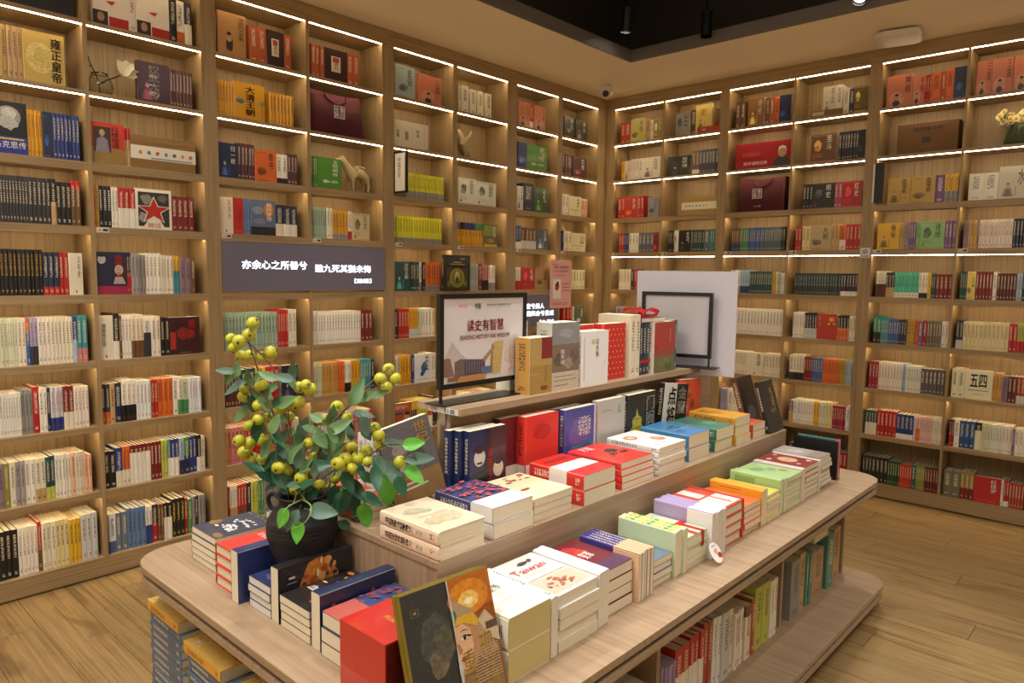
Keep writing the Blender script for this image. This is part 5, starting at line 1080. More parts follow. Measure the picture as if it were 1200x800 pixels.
# ---- short end of the table (spines hidden, pages toward the near end)
YE=-4.47
def endpile(desc,n,x0,x1,H_,L_,code,y=YE,z=T0,**kw):
    t=H_/n
    for i in range(n):
        top=i==n-1; k=n-i; kk={a:b for a,b in kw.items() if top or a in('hard','pages','obi')}
        pos='top copy' if top else (f'{ordn(k)} copy down' if k<n else 'bottom copy')
        book(f'{desc}, {pos} at near end of table',frame((x0+.001+random.uniform(-.002,.002),y+random.uniform(-.004,.002),z+i*t),X,Y,Z),x1-x0-.003,L_,t-.0006,code,group=desc+' at near end',spine=False,**kk)
def endup(label,x0,x1,H_,L_,code,y=YE,**kw):
    return book(label,frame((x0,y,T0+H_),-Z,Y,X),H_-.0005,L_,x1-x0,code,spine=False,**kw)
endpile('dark slate book with white brush title',5,1.583,1.752,.107,.20,'ng2',y=-4.44,polys=[('8c7344',blot(.12,.35,.14,.14)),('8c7344',blot(.85,.1,.2,.08))]+ink_polys('e4e2de',34,.35,.85,.25,.75,.05)+ink_polys('a08a50',10,.1,.9,.88,.94,.03))
endpile('grey-green book behind the slate pile',4,1.60,1.77,.10,.18,'gg2',y=-4.19,polys=[('d8dcd4',[(.3,.0),(.9,.3),(.6,.0)])])
endpile('red hardcover with cream pages',4,1.82,1.927,.126,.205,'re',hard=True,title='红与黑',tcol='white',tbox=(.3,.55,.8,.66),vert=False)
endup('navy book standing on edge left of vase',1.958,1.998,.150,.150,'in',y=-4.49)
endpile('indigo book under the vase',4,2.018,2.137,.0875,.21,'in',pages=lin('dcd6cc'),polys=[('4a4a7c',blot(.5,.2,.3,.1))])
art_=[('1f1d1e',rc(0,0,1,1)),('c8782c',blot(.45,.52,.5,.3))]+ink_polys('e0a050',16,.05,.9,.3,.8,.09)+ink_polys('a84a22',12,.05,.9,.3,.8,.08)+ink_polys('26305a',9,.05,.9,.3,.8,.06)+ink_polys('ecc890',8,.05,.9,.3,.8,.05)+[('c9c4bc',rc(.2,.12,.24,.2)),('8a8480',rc(.3,.1,.32,.22))]
endup('black book with orange swirl cover standing on edge in front of vase',2.142,2.180,.150,.228,'bo2',polys=art_)
endpile('black book with orange swirl cover',4,2.187,2.331,.088,.222,'bo2',title='血战史',tcol='white',tbox=(.15,.3,.8,.42),vert=False,polys=ink_polys('d9853a',14,.1,.95,.5,.95,.09)+ink_polys('e6c090',10,.1,.95,.5,.95,.06)+ink_polys('33305a',7,.1,.95,.5,.95,.05)+[('b5603c',ell(.75,.14,.05,.03))])
nrp=ink_polys('8a4038',46,.2,.95,.1,.95,.09)
endup('navy and red patterned book standing on edge',2.338,2.377,.145,.228,'nv2',polys=nrp)
endpile('red and blue patterned book',3,2.384,2.50,.108,.22,'nr',polys=[('b85a50',rc(0,0,1,.42)),('34406e',rc(0,.42,1,1))]+ink_polys('7a4050',34,.05,.95,.42,.98,.07))
bx=empty('shrink_wrapped_box','large glossy red shrink-wrapped box of books at near table corner','box',mat=frame((2.537,-4.52,T0),X,Y,Z))
rg=flat('glossy_red_wrap','c22a26',.22,coat=.8,bump=.25,bscale=18); rdk=flat('dark_red_spines','5d1416',.3,coat=.6)
simple('wrap',[((0,0,0),(.163,.24,.16))],rg,bx)
simple('book_layer',[((.1632,.002,.002+.0315*i),(.1645,.238,.031+.0315*i)) for i in range(5)],rdk,bx)
text('典藏',inks['gold'],bx,.06,.07,.04,.015,.1606)
# ---- the large pyramid book leaning near the camera
a=math.radians(17); up=Vector((-math.sin(a),0,math.cos(a))); nrm=Vector((math.cos(a),0,math.sin(a)))
side=Vector((.10,1,0)).normalized(); nn=side.cross(up).normalized(); 
DKh=.27
org=Vector((2.724,-4.506,.884))-up*DKh-nn*.022
for i in range(2):
    o=book(('front' if i==0 else 'rear')+' large book with pyramid and painted queen face leaning on red box',frame(org-nn*.0175*i,side,up,nn),.234,DKh,.017,'dk2',hard=True,group='large pyramid books',spine=False,
    polys=None if i else [('2c2d2b',rc(0,0,.5,1)),('3c3f3a',blot(.3,.6,.2,.25)),('5d5340',blot(.3,.42,.12,.14)),('4a4638',blot(.38,.55,.13,.16)),('6f6248',rc(.08,.02,.5,.1)),
     ('8d4a14',rc(.5,.0,1,1)),('b8661a',rc(.5,.72,1,1)),('e08a26',ell(.72,.82,.24,.14)),('f6c860',ell(.72,.8,.12,.07)),('fdf0c0',ell(.72,.79,.05,.03)),
     ('8a6a4a',[(.5,.8),(.62,.72),(.98,.4),(.98,.0),(.5,.0)]),('b09472',[(.5,.86),(.73,.72),(.97,.35),(.8,.3),(.5,.55)]),('c9b290',[(.78,.62),(.88,.68),(1,.55),(1,.4),(.9,.45)]),('5a4030',rc(.86,.52,1,.58)),
     ('b98860',[(.51,.66),(.6,.68),(.72,.64),(.78,.5),(.76,.4),(.7,.31),(.62,.25),(.54,.26),(.5,.3)]),('dcb088',[(.51,.62),(.6,.64),(.68,.58),(.69,.45),(.65,.35),(.58,.29),(.51,.32)]),('c48e66',ell(.785,.5,.03,.05)),('b07a54',[(.505,.5),(.535,.5),(.56,.44),(.53,.42),(.505,.43)]),('d9a82c',[(.5,.64),(.56,.7),(.72,.7),(.79,.62),(.76,.58),(.62,.64)]),('2a6a58',ell(.52,.72,.03,.04)),
     ('efe2d0',ell(.6,.53,.045,.016)),('1c120c',ell(.6,.53,.018,.016)),('1a120c',[(.55,.545),(.6,.555),(.66,.54),(.69,.53),(.66,.525),(.6,.545)]),('2a1a10',[(.54,.58),(.6,.595),(.67,.58),(.6,.587)]),('a0402c',[(.52,.375),(.555,.388),(.6,.372),(.555,.358)]),('c9c2b4',[(.49,1),(.505,1),(.52,.7),(.5,.5),(.53,.3),(.5,.1),(.52,0),(.5,0),(.485,.3),(.5,.6)])]+
     [('c9a884',rc(.66,.40-.022*k,.96,.406-.022*k)) for k in range(12)])
    if i==0:
        text('DK',inks['gold'],o,.055,.012,.075,.04,.0195,bold=True); text('重返',inks['gold'],o,.125,.012,.036,.105,.0195,vert=True,bold=True); text('现场',inks['gold'],o,.175,.012,.04,.125,.0195,vert=True,bold=True)
        art(o,[('8f8348',rc(0,0,1,.04)),('8f8348',rc(0,.96,1,1)),('8f8348',rc(0,0,.05,1)),('8f8348',rc(.95,0,1,1)),('8f8348',rc(.3,.3,.7,.7))],.02,.014,.02,mat=Matrix.Translation((.018,.222,0)))
# ---- piles on the lower deck under the near end
for j,(x0,y0,zt_) in enumerate(((1.44,-4.53,.465),(1.755,-4.545,.445),(2.06,-4.54,.43))):
    n=12; z=.12; th=(zt_-.036-z)/n; wh=['first pile','second pile','third pile'][j]
    for i in range(n):
        book(f'grey-blue book, {ordn(n-i)} below the orange top book, {wh} under table end',frame((x0+.012+.24+random.uniform(-.005,.005),y0+.004+random.uniform(-.003,.003),z+i*th),Y,-X,Z),.165,.235,th-.0006,'bb2',group='grey-blue books under the table end',obi=('3f7fc0',0,.035))
    tp=book(f'orange yellow book with map cover topping the {wh} under table end',frame((x0+.24,y0,zt_-.035),Y,-X,Z),.168,.24,.035,'oy2',group='orange yellow books topping piles',spine=True,
        polys=[('c2602a',rc(0,0,1,.22)),('b04a20',blot(.6,.12,.3,.08)),('9a6a20',[(.3,.3),(.33,.45),(.5,.5),(.52,.7),(.5,.7),(.48,.52),(.31,.47),(.28,.3)]),('9a6a20',[(.7,.3),(.72,.5),(.85,.7),(.83,.7),(.69,.5)]),('f0c86a',rc(0,.0,.35,1))],title='大河',tcol='white',tbox=(.08,.7,.5,.9),vert=False)
# ---- books on the lower deck, right side
UND=[(-3.507,-3.427,'lv2*6',.21),(-3.425,-3.33,'rd-wh6*2',.235),(-3.328,-3.235,'rd-wh6*3',.24),(-3.232,-3.172,'rs*2',.25),(-3.17,-3.116,'wl*2',.25),(-3.114,-3.052,'lc*1',.25),(-3.05,-3.018,'cr*1',.24),(-3.014,-2.935,'wp*3',.215),
     (-2.925,-2.875,'cr+br2*1',.21),(-2.872,-2.838,'rs*1',.22),(-2.832,-2.70,'yg*2',.245),(-2.698,-2.63,'wh*2',.235),(-2.50,-2.40,'gy*1',.25),(-2.398,-2.322,'tn*1',.25),(-2.318,-2.24,'tt*3',.23),(-2.235,-2.10,'pb*1',.21),(-2.08,-1.99,'tt*1',.25),(-1.985,-1.875,'pb*1',.25),
     (-3.72,-3.60,'gy*1',.21),(-3.82,-3.73,'wh*3',.2),(-4.0,-3.84,'mr*3',.21)]
pos=0
for y0,y1,cd_,h in sorted(UND,key=lambda q:q[0]):
    code,n=cd_.split('*'); n=int(n); c_hi,c_lo,f,ink,nm,n1=parse(code)
    for i in range(n):
        pos+=1; w=(y1-y0)/n
        m=frame((2.765+random.uniform(-.006,.006),y0+i*w,.12),Y,-X,Z)
        mb=MB(); spine_book(mb,w-.001,.16,h,c_hi,c_lo,f,ink,random.random()); 
        o=empty('book',f"{nm.replace(' spine',' spined book',1)} on the low deck under table, {ordn(pos)} from near end",'book','books on the low deck under the table',mat=m)
        mb.build('cover',PR,o); pb=MB(); pb.box((.001,.004,.001),(w-.002,.158,h-.0035),lin('b3a888')); pb.build('page_block',PA,o)
book('grey book with red spine lying on the low deck books',frame((2.60,-2.06,.12+.252),-Y,X,Z),.17,.16,.03,'gy-rd2')
# ------------------------------------------------------------------ poster stands
def poster_stand(label,A,B_,z0,h,content):
    A=Vector(A);B_=Vector(B_); ax=(B_-A).normalized(); w=(B_-A).length; out=ax.cross(Z)
    o=empty('poster_stand',label,'poster stand','black tabletop poster stands',mat=frame((A.x,A.y,0),ax,-out,Z))  # local y away from the viewer
    t=.016; z1=z0+h
    simple('frame',[((0,-.009,z0),(w,.009,z0+t)),((0,-.009,z1-t),(w,.009,z1)),((0,-.009,z0+t),(t,.009,z1-t)),((w-t,-.009,z0+t),(w,.009,z1-t))],blk,o)
    simple('post',[((.006,-.004,B0+.004),(.014,.004,z0))],blk,o); simple('post',[((w-.014,-.004,B0+.004),(w-.006,.004,z0))],blk,o)
    simple('base_plate',[((-.02,-.045,B0+.0004),(w+.03,.045,B0+.004))],blk,o)
    content(o,w,t,z0,z1); return o
def c1_(o,w,t,z0,z1):
    mb=MB(); mb.box((t,-.004,z0+t),(w-t,.002,z1-t),lin('dcd6d6')); sh=mb.build('poster_sheet',PR,o)
    W=w-2*t; Hh=z1-z0-2*t; mt=Matrix.Translation((t,0,z0+t))@FRT
    P=[('c9bcb8',[(0,.25),(.1,.5),(.2,.35),(.35,.2),(0,.1)]),('d5cac4',[(.75,.4),(.9,.55),(.98,.4),(1,.2),(.75,.2)]),
       ('8a6a60',[(.0,.08),(.0,.3),(.08,.3),(.13,.08)]),('6f5a58',[(.13,.06),(.13,.25),(.2,.28),(.48,.25),(.48,.08)]),('4c4650',rc(.25,.08,.5,.25)),('c9b070',[(.6,.06),(.6,.44),(.63,.46),(.74,.46),(.7,.06)]),('9c7f50',[(.6,.06),(.6,.44),(.58,.42),(.56,.1)]),
       ('a58a5c',[(.46,.25),(.62,.42),(.62,.38),(.5,.22)]),('8a5f48',rc(.05,.02,.45,.07)),('bf8850',[(.14,.0),(.2,.07),(.52,.07),(.5,.0)]),('5c6a86',rc(.45,.07,.58,.16))]+[('857488',rc(.27+.03*k,.1,.28+.03*k,.24)) for k in range(7)]+[('b3987a',rc(.6,.12+.06*k,.7,.125+.06*k)) for k in range(5)]
    art(o,P,W,Hh,.0046,mat=mt)
    text('读史有智慧',inks['vermilion'],o,.27*W,.60*Hh,.46*W,.145*Hh,.0075,bold=True,mat=mt)
    text('READING HISTORY HAS WISDOM',inks['vermilion'],o,.19*W,.505*Hh,.62*W,.055*Hh,.0075,bold=True,mat=mt)
    text('VICO',inks['orange'],o,.17*W,.89*Hh,.1*W,.04*Hh,.0075,mat=mt); text('书香',inks['black'],o,.36*W,.87*Hh,.08*W,.07*Hh,.0075,bold=True,mat=mt)
    text('湖北省新华书店集团有限公司',inks['black'],o,.51*W,.90*Hh,.31*W,.03*Hh,.0075,mat=mt); text('HUBEI XINHUA BOOKSTORE (GROUP) CO., LTD.',inks['grey'],o,.51*W,.875*Hh,.31*W,.014*Hh,.0075,mat=mt)
    og=inks['peach']
    text('史',og,o,.80*W,.06*Hh,.17*W,.42*Hh,.0072,mat=mt)
poster_stand('black framed poster stand with red title and buildings on top shelf',(2.13,-3.875,0),(2.13,-3.462,0),1.168,.308,c1_)
def c2_(o,w,t,z0,z1):
    mb=MB(); mb.box((t,.001,z0+t),(w-t,.004,z1-t),lin('c9c5cc')); mb.build('poster_sheet',PR,o)
poster_stand('black framed poster stand with blank sheet before the white board',(1.98,-2.45,0),(2.305,-2.37,0),1.165,.302,c2_)
ax=Vector((.325,.08,0)).normalized(); out=ax.cross(Z)
o=empty('foam_board','large blank white board standing behind second poster stand','board',mat=frame(Vector((1.98,-2.45,0))-ax*.045-out*.052,ax,-out,Z)); simple('panel',[((0,0,B0-.04),(.475,.005,1.565))],flat('white_foam_board','cfccd6',.6),o)
# ------------------------------------------------------------------ piles left of the upstand: leaning book and coral books
a=math.radians(20); up=Vector((-.18,-.17,.95)).normalized(); side=Vector((.12,.98,.10)); side=(side-up*side.dot(up)).normalized(); nn=side.cross(up).normalized()
book('large book with gold title and old photograph leaning behind the leaves',frame(Vector((2.165,-4.09,M0+.012)),side,up,nn),.185,.245,.03,'ki',title='世纪',tcol='gold',tbox=(.66,.68,.92,.96),tbold=True,
   polys=[('5a5458',rc(0,.35,1,1)),('8f8580',blot(.35,.7,.2,.12)),('3c383c',blot(.6,.55,.2,.15)),('a39888',blot(.3,.5,.1,.1)),('8a6a40',rc(0,0,1,.35)),('d8cfc0',rc(.1,.24,.6,.26)),('d8cfc0',rc(.1,.18,.7,.2)),('b3402c',rc(.1,.28,.5,.31))],vert=True)
for i in range(3):
    book(['first','second','third'][i]+' thick white-paged book standing behind the leaning photograph book',frame((2.09-.042*i,-4.10,M0),Y,Z,X),.20,.225,.038,'wo',group='white-paged books by the upstand end')
cor=[('e8ddd2',blot(.3,.6,.3,.1)),('e8ddd2',blot(.6,.3,.3,.08)),('e8ddd2',blot(.7,.75,.2,.06))]
for i in range(3):
    book(['bottom','middle','top'][i]+' coral red wrapped book in low pile behind vase',frame((2.16,-4.20,M0+.022*i),Y,-X,Z),.15,.20,.0215,'or2',group='coral wrapped books behind vase',**(dict(polys=cor) if i==2 else {}))
# ------------------------------------------------------------------ clay jar with fruit branches
VX,VY,VZ=2.075,-4.335,T0+.0878
jarm=flat('black_clay','17171a',.55,bump=.5,bscale=40)
J=empty('clay_jar','black ribbed clay jar with ear handles on near end of table','jar',loc=(VX,VY,VZ))
mb=MB(); prof=[(.0,0),(.058,0)]
for i in range(41):
    t=i/40; z_=.002+.175*t; r_=.060+.0415*math.sin(math.pi*min(1,t*.93+.04)*.62)**1.2*(1.02) if t<.62 else None
    R_=[(0,.060),(.15,.074),(.35,.088),(.6,.098),(.78,.097),(.92,.083),(1,.070)]
    for (a0,b0),(a1,b1) in zip(R_,R_[1:]):
        if a0<=t<=a1: k=(t-a0)/(a1-a0); k=k*k*(3-2*k)*.5+k*.5; r_=b0+(b1-b0)*k
    prof.append((r_+.0011*math.sin(t*95),z_))
prof+=[(.064,.184),(.063,.196),(.069,.205),(.074,.211),(.070,.214),(.060,.206),(.056,.19),(.07,.16),(.07,.1)]
lathe(mb,prof,48); mb.build('vessel',jarm,J,smooth=True,attrs=False)
for ang in(-2.62,.2,1.9):
    mb=MB(); ca,sa=math.cos(ang),math.sin(ang); tube(mb,smoothpts([(.066*ca,.066*sa,.196),(.092*ca,.092*sa,.203),(.106*ca,.106*sa,.188),(.1*ca,.1*sa,.166),(.088*ca,.088*sa,.158)]),.0065,8); mb.build('handle',jarm,J,smooth=True,attrs=False)
FRUIT=[(2.004,-4.433,1.4,0.0172),(1.984,-4.435,1.367,0.0175),(1.925,-4.458,1.354,0.0148),(1.994,-4.469,1.351,0.0187),(1.962,-4.469,1.331,0.0157),(1.913,-4.423,1.301,0.0169),(1.943,-4.415,1.304,0.0169),(1.986,-4.4,1.304,0.0153),(2.005,-4.383,1.316,0.0188),(1.993,-4.408,1.224,0.0182),(1.947,-4.432,1.213,0.0148),(1.938,-4.43,1.19,0.0175),(2.103,-4.334,1.232,0.0147),(2.044,-4.319,1.216,0.0169),(2.078,-4.306,1.213,0.0189),(2.055,-4.328,1.175,0.0191),(2.069,-4.353,1.176,0.0185),(2.037,-4.377,1.16,0.0192),(2.021,-4.338,1.13,0.015),(2.018,-4.432,1.135,0.0156),(1.971,-4.374,1.125,0.0167),(1.957,-4.428,1.109,0.016),(1.987,-4.415,1.168,0.0164),(1.96,-4.459,1.071,0.0174),(1.962,-4.429,1.06,0.019),(1.979,-4.401,1.068,0.0191),(2.122,-4.248,1.16,0.0195),(2.103,-4.288,1.126,0.0153),(1.927,-4.427,1.026,0.0193),(1.943,-4.407,1.007,0.0173),(1.977,-4.399,1.015,0.0156),(2.076,-4.293,1.015,0.0174),(2.108,-4.331,1.069,0.0148),(2.067,-4.299,0.972,0.0194),(2.107,-4.356,0.974,0.0185),(2.119,-4.305,0.947,0.0153),(2.078,-4.357,0.938,0.0183),(2.105,-4.262,0.927,0.0147),(2.144,-4.257,0.926,0.0147),(2.163,-4.227,1.049,0.0162),(2.181,-4.191,1.033,0.0194),(2.19,-4.228,1.02,0.0195),(2.226,-4.219,1.017,0.0149),(2.158,-4.246,0.98,0.0147),(2.202,-4.255,1.0,0.0165),(2.136,-4.265,0.96,0.0153),(2.186,-4.289,1.018,0.0188),(2.179,-4.262,1.024,0.0193),(2.197,-4.174,1.102,0.0164),(2.238,-4.19,1.089,0.0171),(2.226,-4.178,1.061,0.0175),(2.274,-4.144,1.012,0.0176),(2.224,-4.144,1.27,0.017),(2.244,-4.188,1.249,0.0181),(2.289,-4.169,1.253,0.016),(2.217,-4.145,1.217,0.0171),(2.166,-4.245,1.138,0.0146),(2.051,-4.367,0.985,0.0174),(2.067,-4.401,1.004,0.0176)]
LEAF=[(2.306,-4.117,0.976,0.79,0.32,-0.52,0.076,1),(2.317,-4.108,1.023,0.74,0.67,0.1,0.086,2),(2.26,-4.153,0.974,0.49,0.22,-0.84,0.101,2),(2.244,-4.165,0.926,0.04,0.1,-0.99,0.102,1),(2.277,-4.228,0.981,0.37,-0.13,-0.92,0.083,3),(2.259,-4.155,1.065,0.53,0.83,-0.18,0.06,2),(2.334,-4.143,1.074,0.73,0.66,0.19,0.064,1),(2.191,-4.229,0.929,0.6,0.31,-0.74,0.091,3),(2.242,-4.214,0.912,0.74,0.47,-0.47,0.075,3),(2.219,-4.234,0.987,0.39,0.33,-0.86,0.065,3),(2.189,-4.27,0.906,0.06,-0.17,-0.98,0.085,3),(2.17,-4.224,0.878,0.38,-0.14,-0.91,0.087,3),(2.209,-4.216,0.858,0.04,0.1,-0.99,0.081,1),(2.173,-4.284,0.898,-0.07,-0.41,-0.91,0.08,3),(2.216,-4.355,0.906,0.83,0.55,-0.06,0.08,2),(2.167,-4.42,0.884,-0.28,-0.42,-0.86,0.072,2),(2.178,-4.41,0.852,0.17,-0.29,-0.94,0.062,1),(2.149,-4.437,0.891,-0.18,-0.41,-0.89,0.061,1),(2.06,-4.317,0.924,0.74,0.59,-0.32,0.066,2),(1.976,-4.391,0.969,-0.53,-0.69,0.5,0.102,3),(2.051,-4.393,0.98,-0.49,-0.22,0.84,0.094,3),(1.993,-4.372,0.934,-0.5,-0.58,-0.65,0.067,3),(2.064,-4.396,1.043,0.02,-0.16,0.99,0.089,2),(2.059,-4.36,1.041,-0.48,-0.61,0.64,0.085,0),(2.023,-4.355,1.08,0.37,0.69,0.62,0.066,0),(2.1,-4.368,1.045,0.39,0.29,0.87,0.074,0),(2.108,-4.277,1.02,0.12,0.35,0.93,0.086,2),(2.138,-4.249,1.04,0.58,0.49,0.66,0.061,0),(1.967,-4.498,1.272,-0.65,-0.74,0.17,0.053,2),(1.911,-4.46,1.241,-0.09,-0.39,-0.92,0.045,0),(1.97,-4.466,1.272,0.09,0.14,0.99,0.044,0),(1.957,-4.468,1.221,-0.6,-0.68,-0.43,0.074,2),(1.937,-4.418,1.242,-0.06,-0.2,0.98,0.056,0),(2.065,-4.425,1.259,-0.86,-0.41,0.29,0.063,0),(1.992,-4.374,1.215,0.39,0.8,0.46,0.056,0),(2.058,-4.373,1.249,-0.89,-0.44,0.13,0.064,2),(2.029,-4.333,1.263,0.1,-0.0,0.99,0.066,2),(2.045,-4.343,1.232,0.18,0.32,-0.93,0.045,0),(1.998,-4.398,1.204,-0.21,-0.05,0.98,0.06,0),(2.055,-4.396,1.187,0.37,0.32,0.87,0.044,3),(2.081,-4.38,1.188,0.75,0.41,0.52,0.064,0),(2.006,-4.4,1.174,0.51,0.19,-0.84,0.06,0),(1.952,-4.42,1.169,-0.13,-0.36,0.92,0.061,2),(1.926,-4.431,1.138,-0.49,-0.4,-0.78,0.071,0),(2.013,-4.349,1.075,0.39,0.74,0.54,0.066,1),(1.988,-4.374,1.077,-0.35,-0.14,0.93,0.061,0),(2.241,-4.262,1.221,0.14,0.45,0.88,0.092,0),(2.25,-4.232,1.206,0.74,0.57,0.36,0.068,0),(2.232,-4.181,1.205,0.68,0.68,0.27,0.06,0),(2.122,-4.317,1.141,-0.82,-0.35,0.45,0.05,0),(2.136,-4.277,1.139,0.12,0.11,0.99,0.08,0),(2.185,-4.281,1.119,0.48,0.78,0.4,0.084,0),(2.111,-4.318,1.103,0.59,0.73,-0.34,0.065,0),(2.138,-4.311,1.08,0.64,0.25,-0.73,0.064,0),(2.209,-4.22,1.145,0.58,0.74,-0.34,0.07,2),(2.243,-4.239,1.121,0.2,0.3,-0.93,0.064,2),(2.184,-4.191,1.085,0.3,0.41,-0.86,0.051,2),(1.963,-4.408,1.193,-0.39,-0.67,0.63,0.06,0),(1.994,-4.406,1.1,-0.2,-0.02,-0.98,0.065,3),(2.073,-4.412,1.13,0.27,0.19,0.94,0.063,0),(2.014,-4.436,1.099,0.19,0.07,-0.98,0.059,3),(2.052,-4.38,1.142,0.62,0.47,-0.63,0.054,0),(2.045,-4.339,0.995,-0.44,-0.84,-0.31,0.076,3),(2.122,-4.366,1.039,0.32,0.12,0.94,0.073,2),(2.129,-4.35,1.013,0.67,0.36,0.65,0.064,0),(2.014,-4.341,0.952,-0.73,-0.45,-0.52,0.062,3),(2.159,-4.328,1.015,0.71,0.68,0.19,0.064,3),(2.195,-4.263,0.961,0.5,0.2,-0.84,0.07,3),(2.161,-4.29,0.923,-0.11,-0.11,-0.99,0.065,3),(2.238,-4.187,1.003,0.58,0.33,-0.74,0.07,2),(2.313,-4.171,0.955,0.39,0.1,-0.92,0.064,3),(2.253,-4.236,0.98,0.59,0.5,-0.63,0.064,3),(2.148,-4.252,1.079,0.35,0.34,0.87,0.06,0),(2.182,-4.307,1.101,-0.3,-0.42,0.86,0.063,0),(2.195,-4.255,1.104,0.63,0.6,-0.49,0.054,2),(2.065,-4.32,1.106,0.23,0.24,0.94,0.061,2),(1.994,-4.382,1.006,-0.35,-0.34,-0.87,0.071,3),(1.99,-4.436,0.996,-0.66,-0.67,0.33,0.07,3),(2.06,-4.363,0.929,0.35,0.37,-0.86,0.05,3),(2.113,-4.325,0.92,-0.49,-0.4,-0.78,0.055,3),(2.142,-4.292,1.065,-0.1,-0.17,0.98,0.065,0),(2.009,-4.404,1.049,0.1,0.37,0.92,0.065,0),(2.077,-4.405,1.083,0.46,0.25,-0.85,0.059,3),(2.007,-4.422,1.255,0.03,0.44,0.9,0.044,0),(2.04,-4.322,1.053,-0.27,-0.23,0.94,0.071,0),(2.082,-4.288,1.037,0.18,0.51,0.84,0.066,0)]
BRANCH=[([(2.063,-4.346,0.914),(2.048,-4.36,1.012),(2.035,-4.372,1.073),(2.022,-4.384,1.133),(2.005,-4.399,1.193),(1.991,-4.413,1.264),(1.978,-4.425,1.319),(1.97,-4.432,1.364)],0.0035),([(2.06,-4.349,0.926),(2.052,-4.356,1.061),(2.041,-4.366,1.162),(2.029,-4.378,1.241),(2.012,-4.393,1.289),(1.991,-4.412,1.319),(1.966,-4.436,1.347),(1.938,-4.461,1.351)],0.0026),([(2.068,-4.341,0.919),(2.042,-4.366,1.036),(2.015,-4.39,1.133),(1.993,-4.411,1.193),(1.959,-4.442,1.235),(1.926,-4.472,1.258)],0.0028),([(2.065,-4.344,0.963),(2.053,-4.355,1.109),(2.05,-4.358,1.153),(2.068,-4.341,1.201),(2.084,-4.327,1.225)],0.0022),([(2.072,-4.338,0.909),(2.097,-4.314,0.988),(2.123,-4.291,1.074),(2.137,-4.278,1.116),(2.166,-4.252,1.16),(2.194,-4.226,1.199),(2.222,-4.2,1.24),(2.255,-4.169,1.276)],0.0045),([(2.079,-4.331,0.909),(2.118,-4.295,0.964),(2.161,-4.256,1.002),(2.21,-4.21,1.027),(2.254,-4.17,1.064),(2.298,-4.129,1.053),(2.316,-4.113,1.004)],0.0028),([(2.137,-4.278,1.111),(2.172,-4.245,1.128),(2.202,-4.218,1.126),(2.228,-4.194,1.108)],0.002),([(2.044,-4.364,1.061),(2.021,-4.385,1.089),(1.991,-4.412,1.089),(1.961,-4.44,1.066)],0.002),([(2.129,-4.367,0.921),(2.191,-4.378,0.922),(2.209,-4.395,0.898),(2.192,-4.41,0.874),(2.181,-4.421,0.87)],0.0018),([(2.129,-4.367,0.921),(2.151,-4.415,0.921),(2.16,-4.44,0.911),(2.149,-4.45,0.869)],0.0018),([(2.149,-4.267,0.994),(2.178,-4.24,0.965),(2.201,-4.219,0.916),(2.21,-4.211,0.867)],0.002),([(2.167,-4.25,1.16),(2.194,-4.226,1.184),(2.222,-4.2,1.204)],0.002),([(2.072,-4.338,0.926),(2.107,-4.305,0.934),(2.157,-4.259,0.94),(2.192,-4.227,0.965),(2.245,-4.178,0.979)],0.0022)]

barkm=flat('branch_bark','6a523c',.8,bump=.4); greenm=flat('green_stem','8aa05a',.6)
def fruitmat():
    m,t,N,L,b=nt('crab_apple_skin'); tc=N.new('ShaderNodeTexCoord'); n=N.new('ShaderNodeTexNoise'); n.inputs['Scale'].default_value=45; n.inputs['Detail'].default_value=3; L.new(tc.outputs['Object'],n.inputs[0])
    r=N.new('ShaderNodeValToRGB'); r.color_ramp.elements[0].color=(*lin('8d8f1c'),1); r.color_ramp.elements[1].color=(*lin('c6c437'),1); r.color_ramp.elements[0].position=.3; r.color_ramp.elements[1].position=.62
    L.new(n.outputs[0],r.inputs[0]); L.new(r.outputs[0],b.inputs['Base Color']); b.inputs['Roughness'].default_value=.38; return m
fm=fruitmat()
mb=MB(); n=16; prof=[(0,-.80),(.12,-.84),(.3,-.9),(.6,-.82),(.88,-.5),(1,-.08),(.97,.3),(.78,.68),(.5,.86),(.25,.86),(.1,.74),(0,.7)]; lathe(mb,prof,n,close=False)
fo=mb.build('fruit',fm,attrs=False,smooth=True); fme=fo.data; bpy.data.objects.remove(fo)
mb=MB(); lathe(mb,[(.16,-.8),(.2,-.98),(.08,-.86)],6,close=False); tube(mb,[(0,0,.7),(.05,.05,1.5)],.05,5)
so_=mb.build('stalk',twig,attrs=False); sme=so_.data; bpy.data.objects.remove(so_)
def leafmesh(v):
    mb=MB(); n=7; vs=[];fs=[]
    for i in range(n+1):
        t=i/n; wd=.21*math.sin(math.pi*min(1,t**.75))**.9 if v!=1 else .29*math.sin(math.pi*t**.7)**.85; z_=-.16*t*t*(1 if v<2 else -.6)+.03*math.sin(t*7+v)
        vs+=[(t,-wd,z_+wd*.32),(t,-wd*.5,z_+wd*.2),(t,0,z_),(t,wd*.5,z_+wd*.2),(t,wd,z_+wd*.32)]
    for i in range(n):
        for k in range(4): fs.append((5*i+k,5*i+k+1,5*i+k+6,5*i+k+5))
    tube(mb,[(-.18,0,.02),(0,0,0)],.012,4)
    mb.add(vs,fs); o=mb.build('leaf',leafm[0],attrs=False,smooth=True); me=o.data; bpy.data.objects.remove(o); return me
LM=[leafmesh(i) for i in range(3)]
lms={}
brs=[];mids=[]
BD=['tall left branch with fruit cluster at its tip','left drooping branch of clustered fruit','far left leafy twig with paired leaves','short upright twig with three fruit in middle','long right branch reaching up with three fruit','low right branch with large heart-shaped leaves','small right side twig with hanging fruit','low left twig with heavy fruit cluster','trailing green tendril in front of jar','small green tendril at jar shoulder','hanging leafy twig over riser edge','short upper right leafy twig','low fruiting twig toward riser']
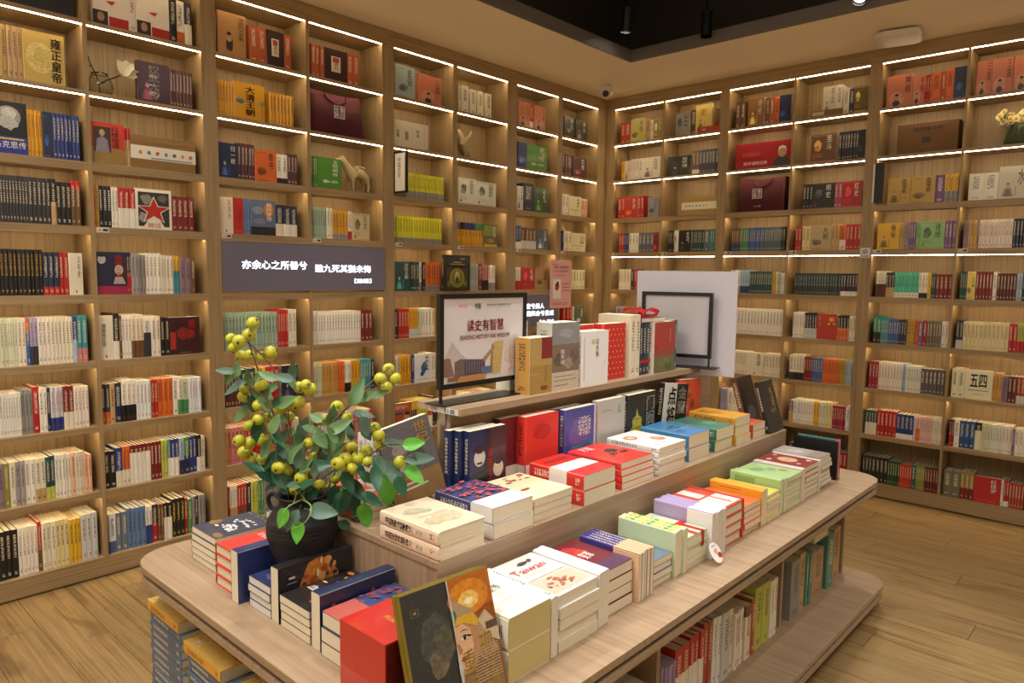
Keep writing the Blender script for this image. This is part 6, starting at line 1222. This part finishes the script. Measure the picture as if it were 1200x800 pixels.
for (pts,r),nm_ in zip(BRANCH,BD):
    o=empty('fruit_branch',nm_,'branch','fruit branches in the clay jar',loc=pts[0]); mb=MB(); p0=Vector(pts[0]); P=[Vector(p)-p0 for p in pts]
    if p0.z>.9 and nm_ not in BD[8:10] and (p0-Vector((VX,VY,.93))).length<.12: P=[Vector((VX,VY,VZ+.03))-p0]+P
    tube(mb,smoothpts(P),r*1.25,7,r1=r*.55); mb.build('stem',barkm if nm_ not in BD[8:10] else greenm,o,smooth=True,attrs=False)
    brs.append(o); mids.append([Vector(p) for p in smoothpts([Vector(p) for p in pts])])
def nearest(p):
    best=(9,0,None)
    for i,ms in enumerate(mids):
        for q in ms:
            d=(q-p).length
            if d<best[0]: best=(d,i,q)
    return best
for x_,y_,z_,r_ in FRUIT:
    p=Vector((x_,y_,z_)); d,i,q=nearest(p); par=brs[i]; o0=Vector(par.location)
    f=bpy.data.objects.new('fruit',fme); COL.objects.link(f); f.parent=par; f.location=p-o0; f.scale=(r_*random.uniform(.95,1.08),r_,r_*random.uniform(.88,1.0))
    tod=(q-p); f.rotation_euler=((tod if tod.length>.01 else Z).normalized()+Vector((random.uniform(-.4,.4),random.uniform(-.4,.4),.3))).to_track_quat('Z','Y').to_euler()
    s=bpy.data.objects.new('stalk',sme); COL.objects.link(s); s.parent=f
    if d>.012:
        mb=MB(); mb2=smoothpts([q-o0,(q+p)/2-o0+Vector((0,0,.008)),p-o0],3); tube(mb,mb2,.0014,5); mb.build('fruit_stem',barkm,par,attrs=False)
def addleaf(p,d,L_,k):
    dd,i,q=nearest(p); par=brs[i]; o0=Vector(par.location); v=random.randrange(3) if k!=1 else 1
    if (v,k) not in lms: me=LM[v].copy(); me.materials.clear(); me.materials.append(leafm[k]); lms[(v,k)]=me
    l=bpy.data.objects.new('leaf',lms[(v,k)]); COL.objects.link(l); l.parent=par
    d=Vector(d).normalized(); toc=(Vector(CAM)-p).normalized(); n_=(toc+Vector((random.uniform(-.5,.5),random.uniform(-.5,.5),random.uniform(.1,.8)))); n_=(n_-d*n_.dot(d)).normalized()
    m=frame(p-o0-d*L_*.5,d,n_.cross(d),n_)@Matrix.Diagonal((L_,L_,L_,1)); l.matrix_local=m
    if dd>.03 and k!=9:
        mb=MB(); tube(mb,smoothpts([q-o0,p-o0-d*L_*.5],2),.001,4); mb.build('leaf_stem',greenm,par,attrs=False)
for x_,y_,z_,a_,b_,c_,l_,k in LEAF: addleaf(Vector((x_,y_,z_)),(a_,b_,c_),l_*1.0,k)
for _ in range(15):   # foliage filling the mouth of the jar
    p=Vector((VX+.02,VY,.985))+Vector((random.gauss(.0,.055),random.gauss(.02,.06),random.gauss(0,.045))); d=(p-Vector((VX,VY,.88))).normalized()+Vector((random.uniform(-.5,.5),random.uniform(-.5,.5),random.uniform(-.5,.2)))
    addleaf(p,d,random.uniform(.05,.075),random.choice((0,2,3,3,0)))
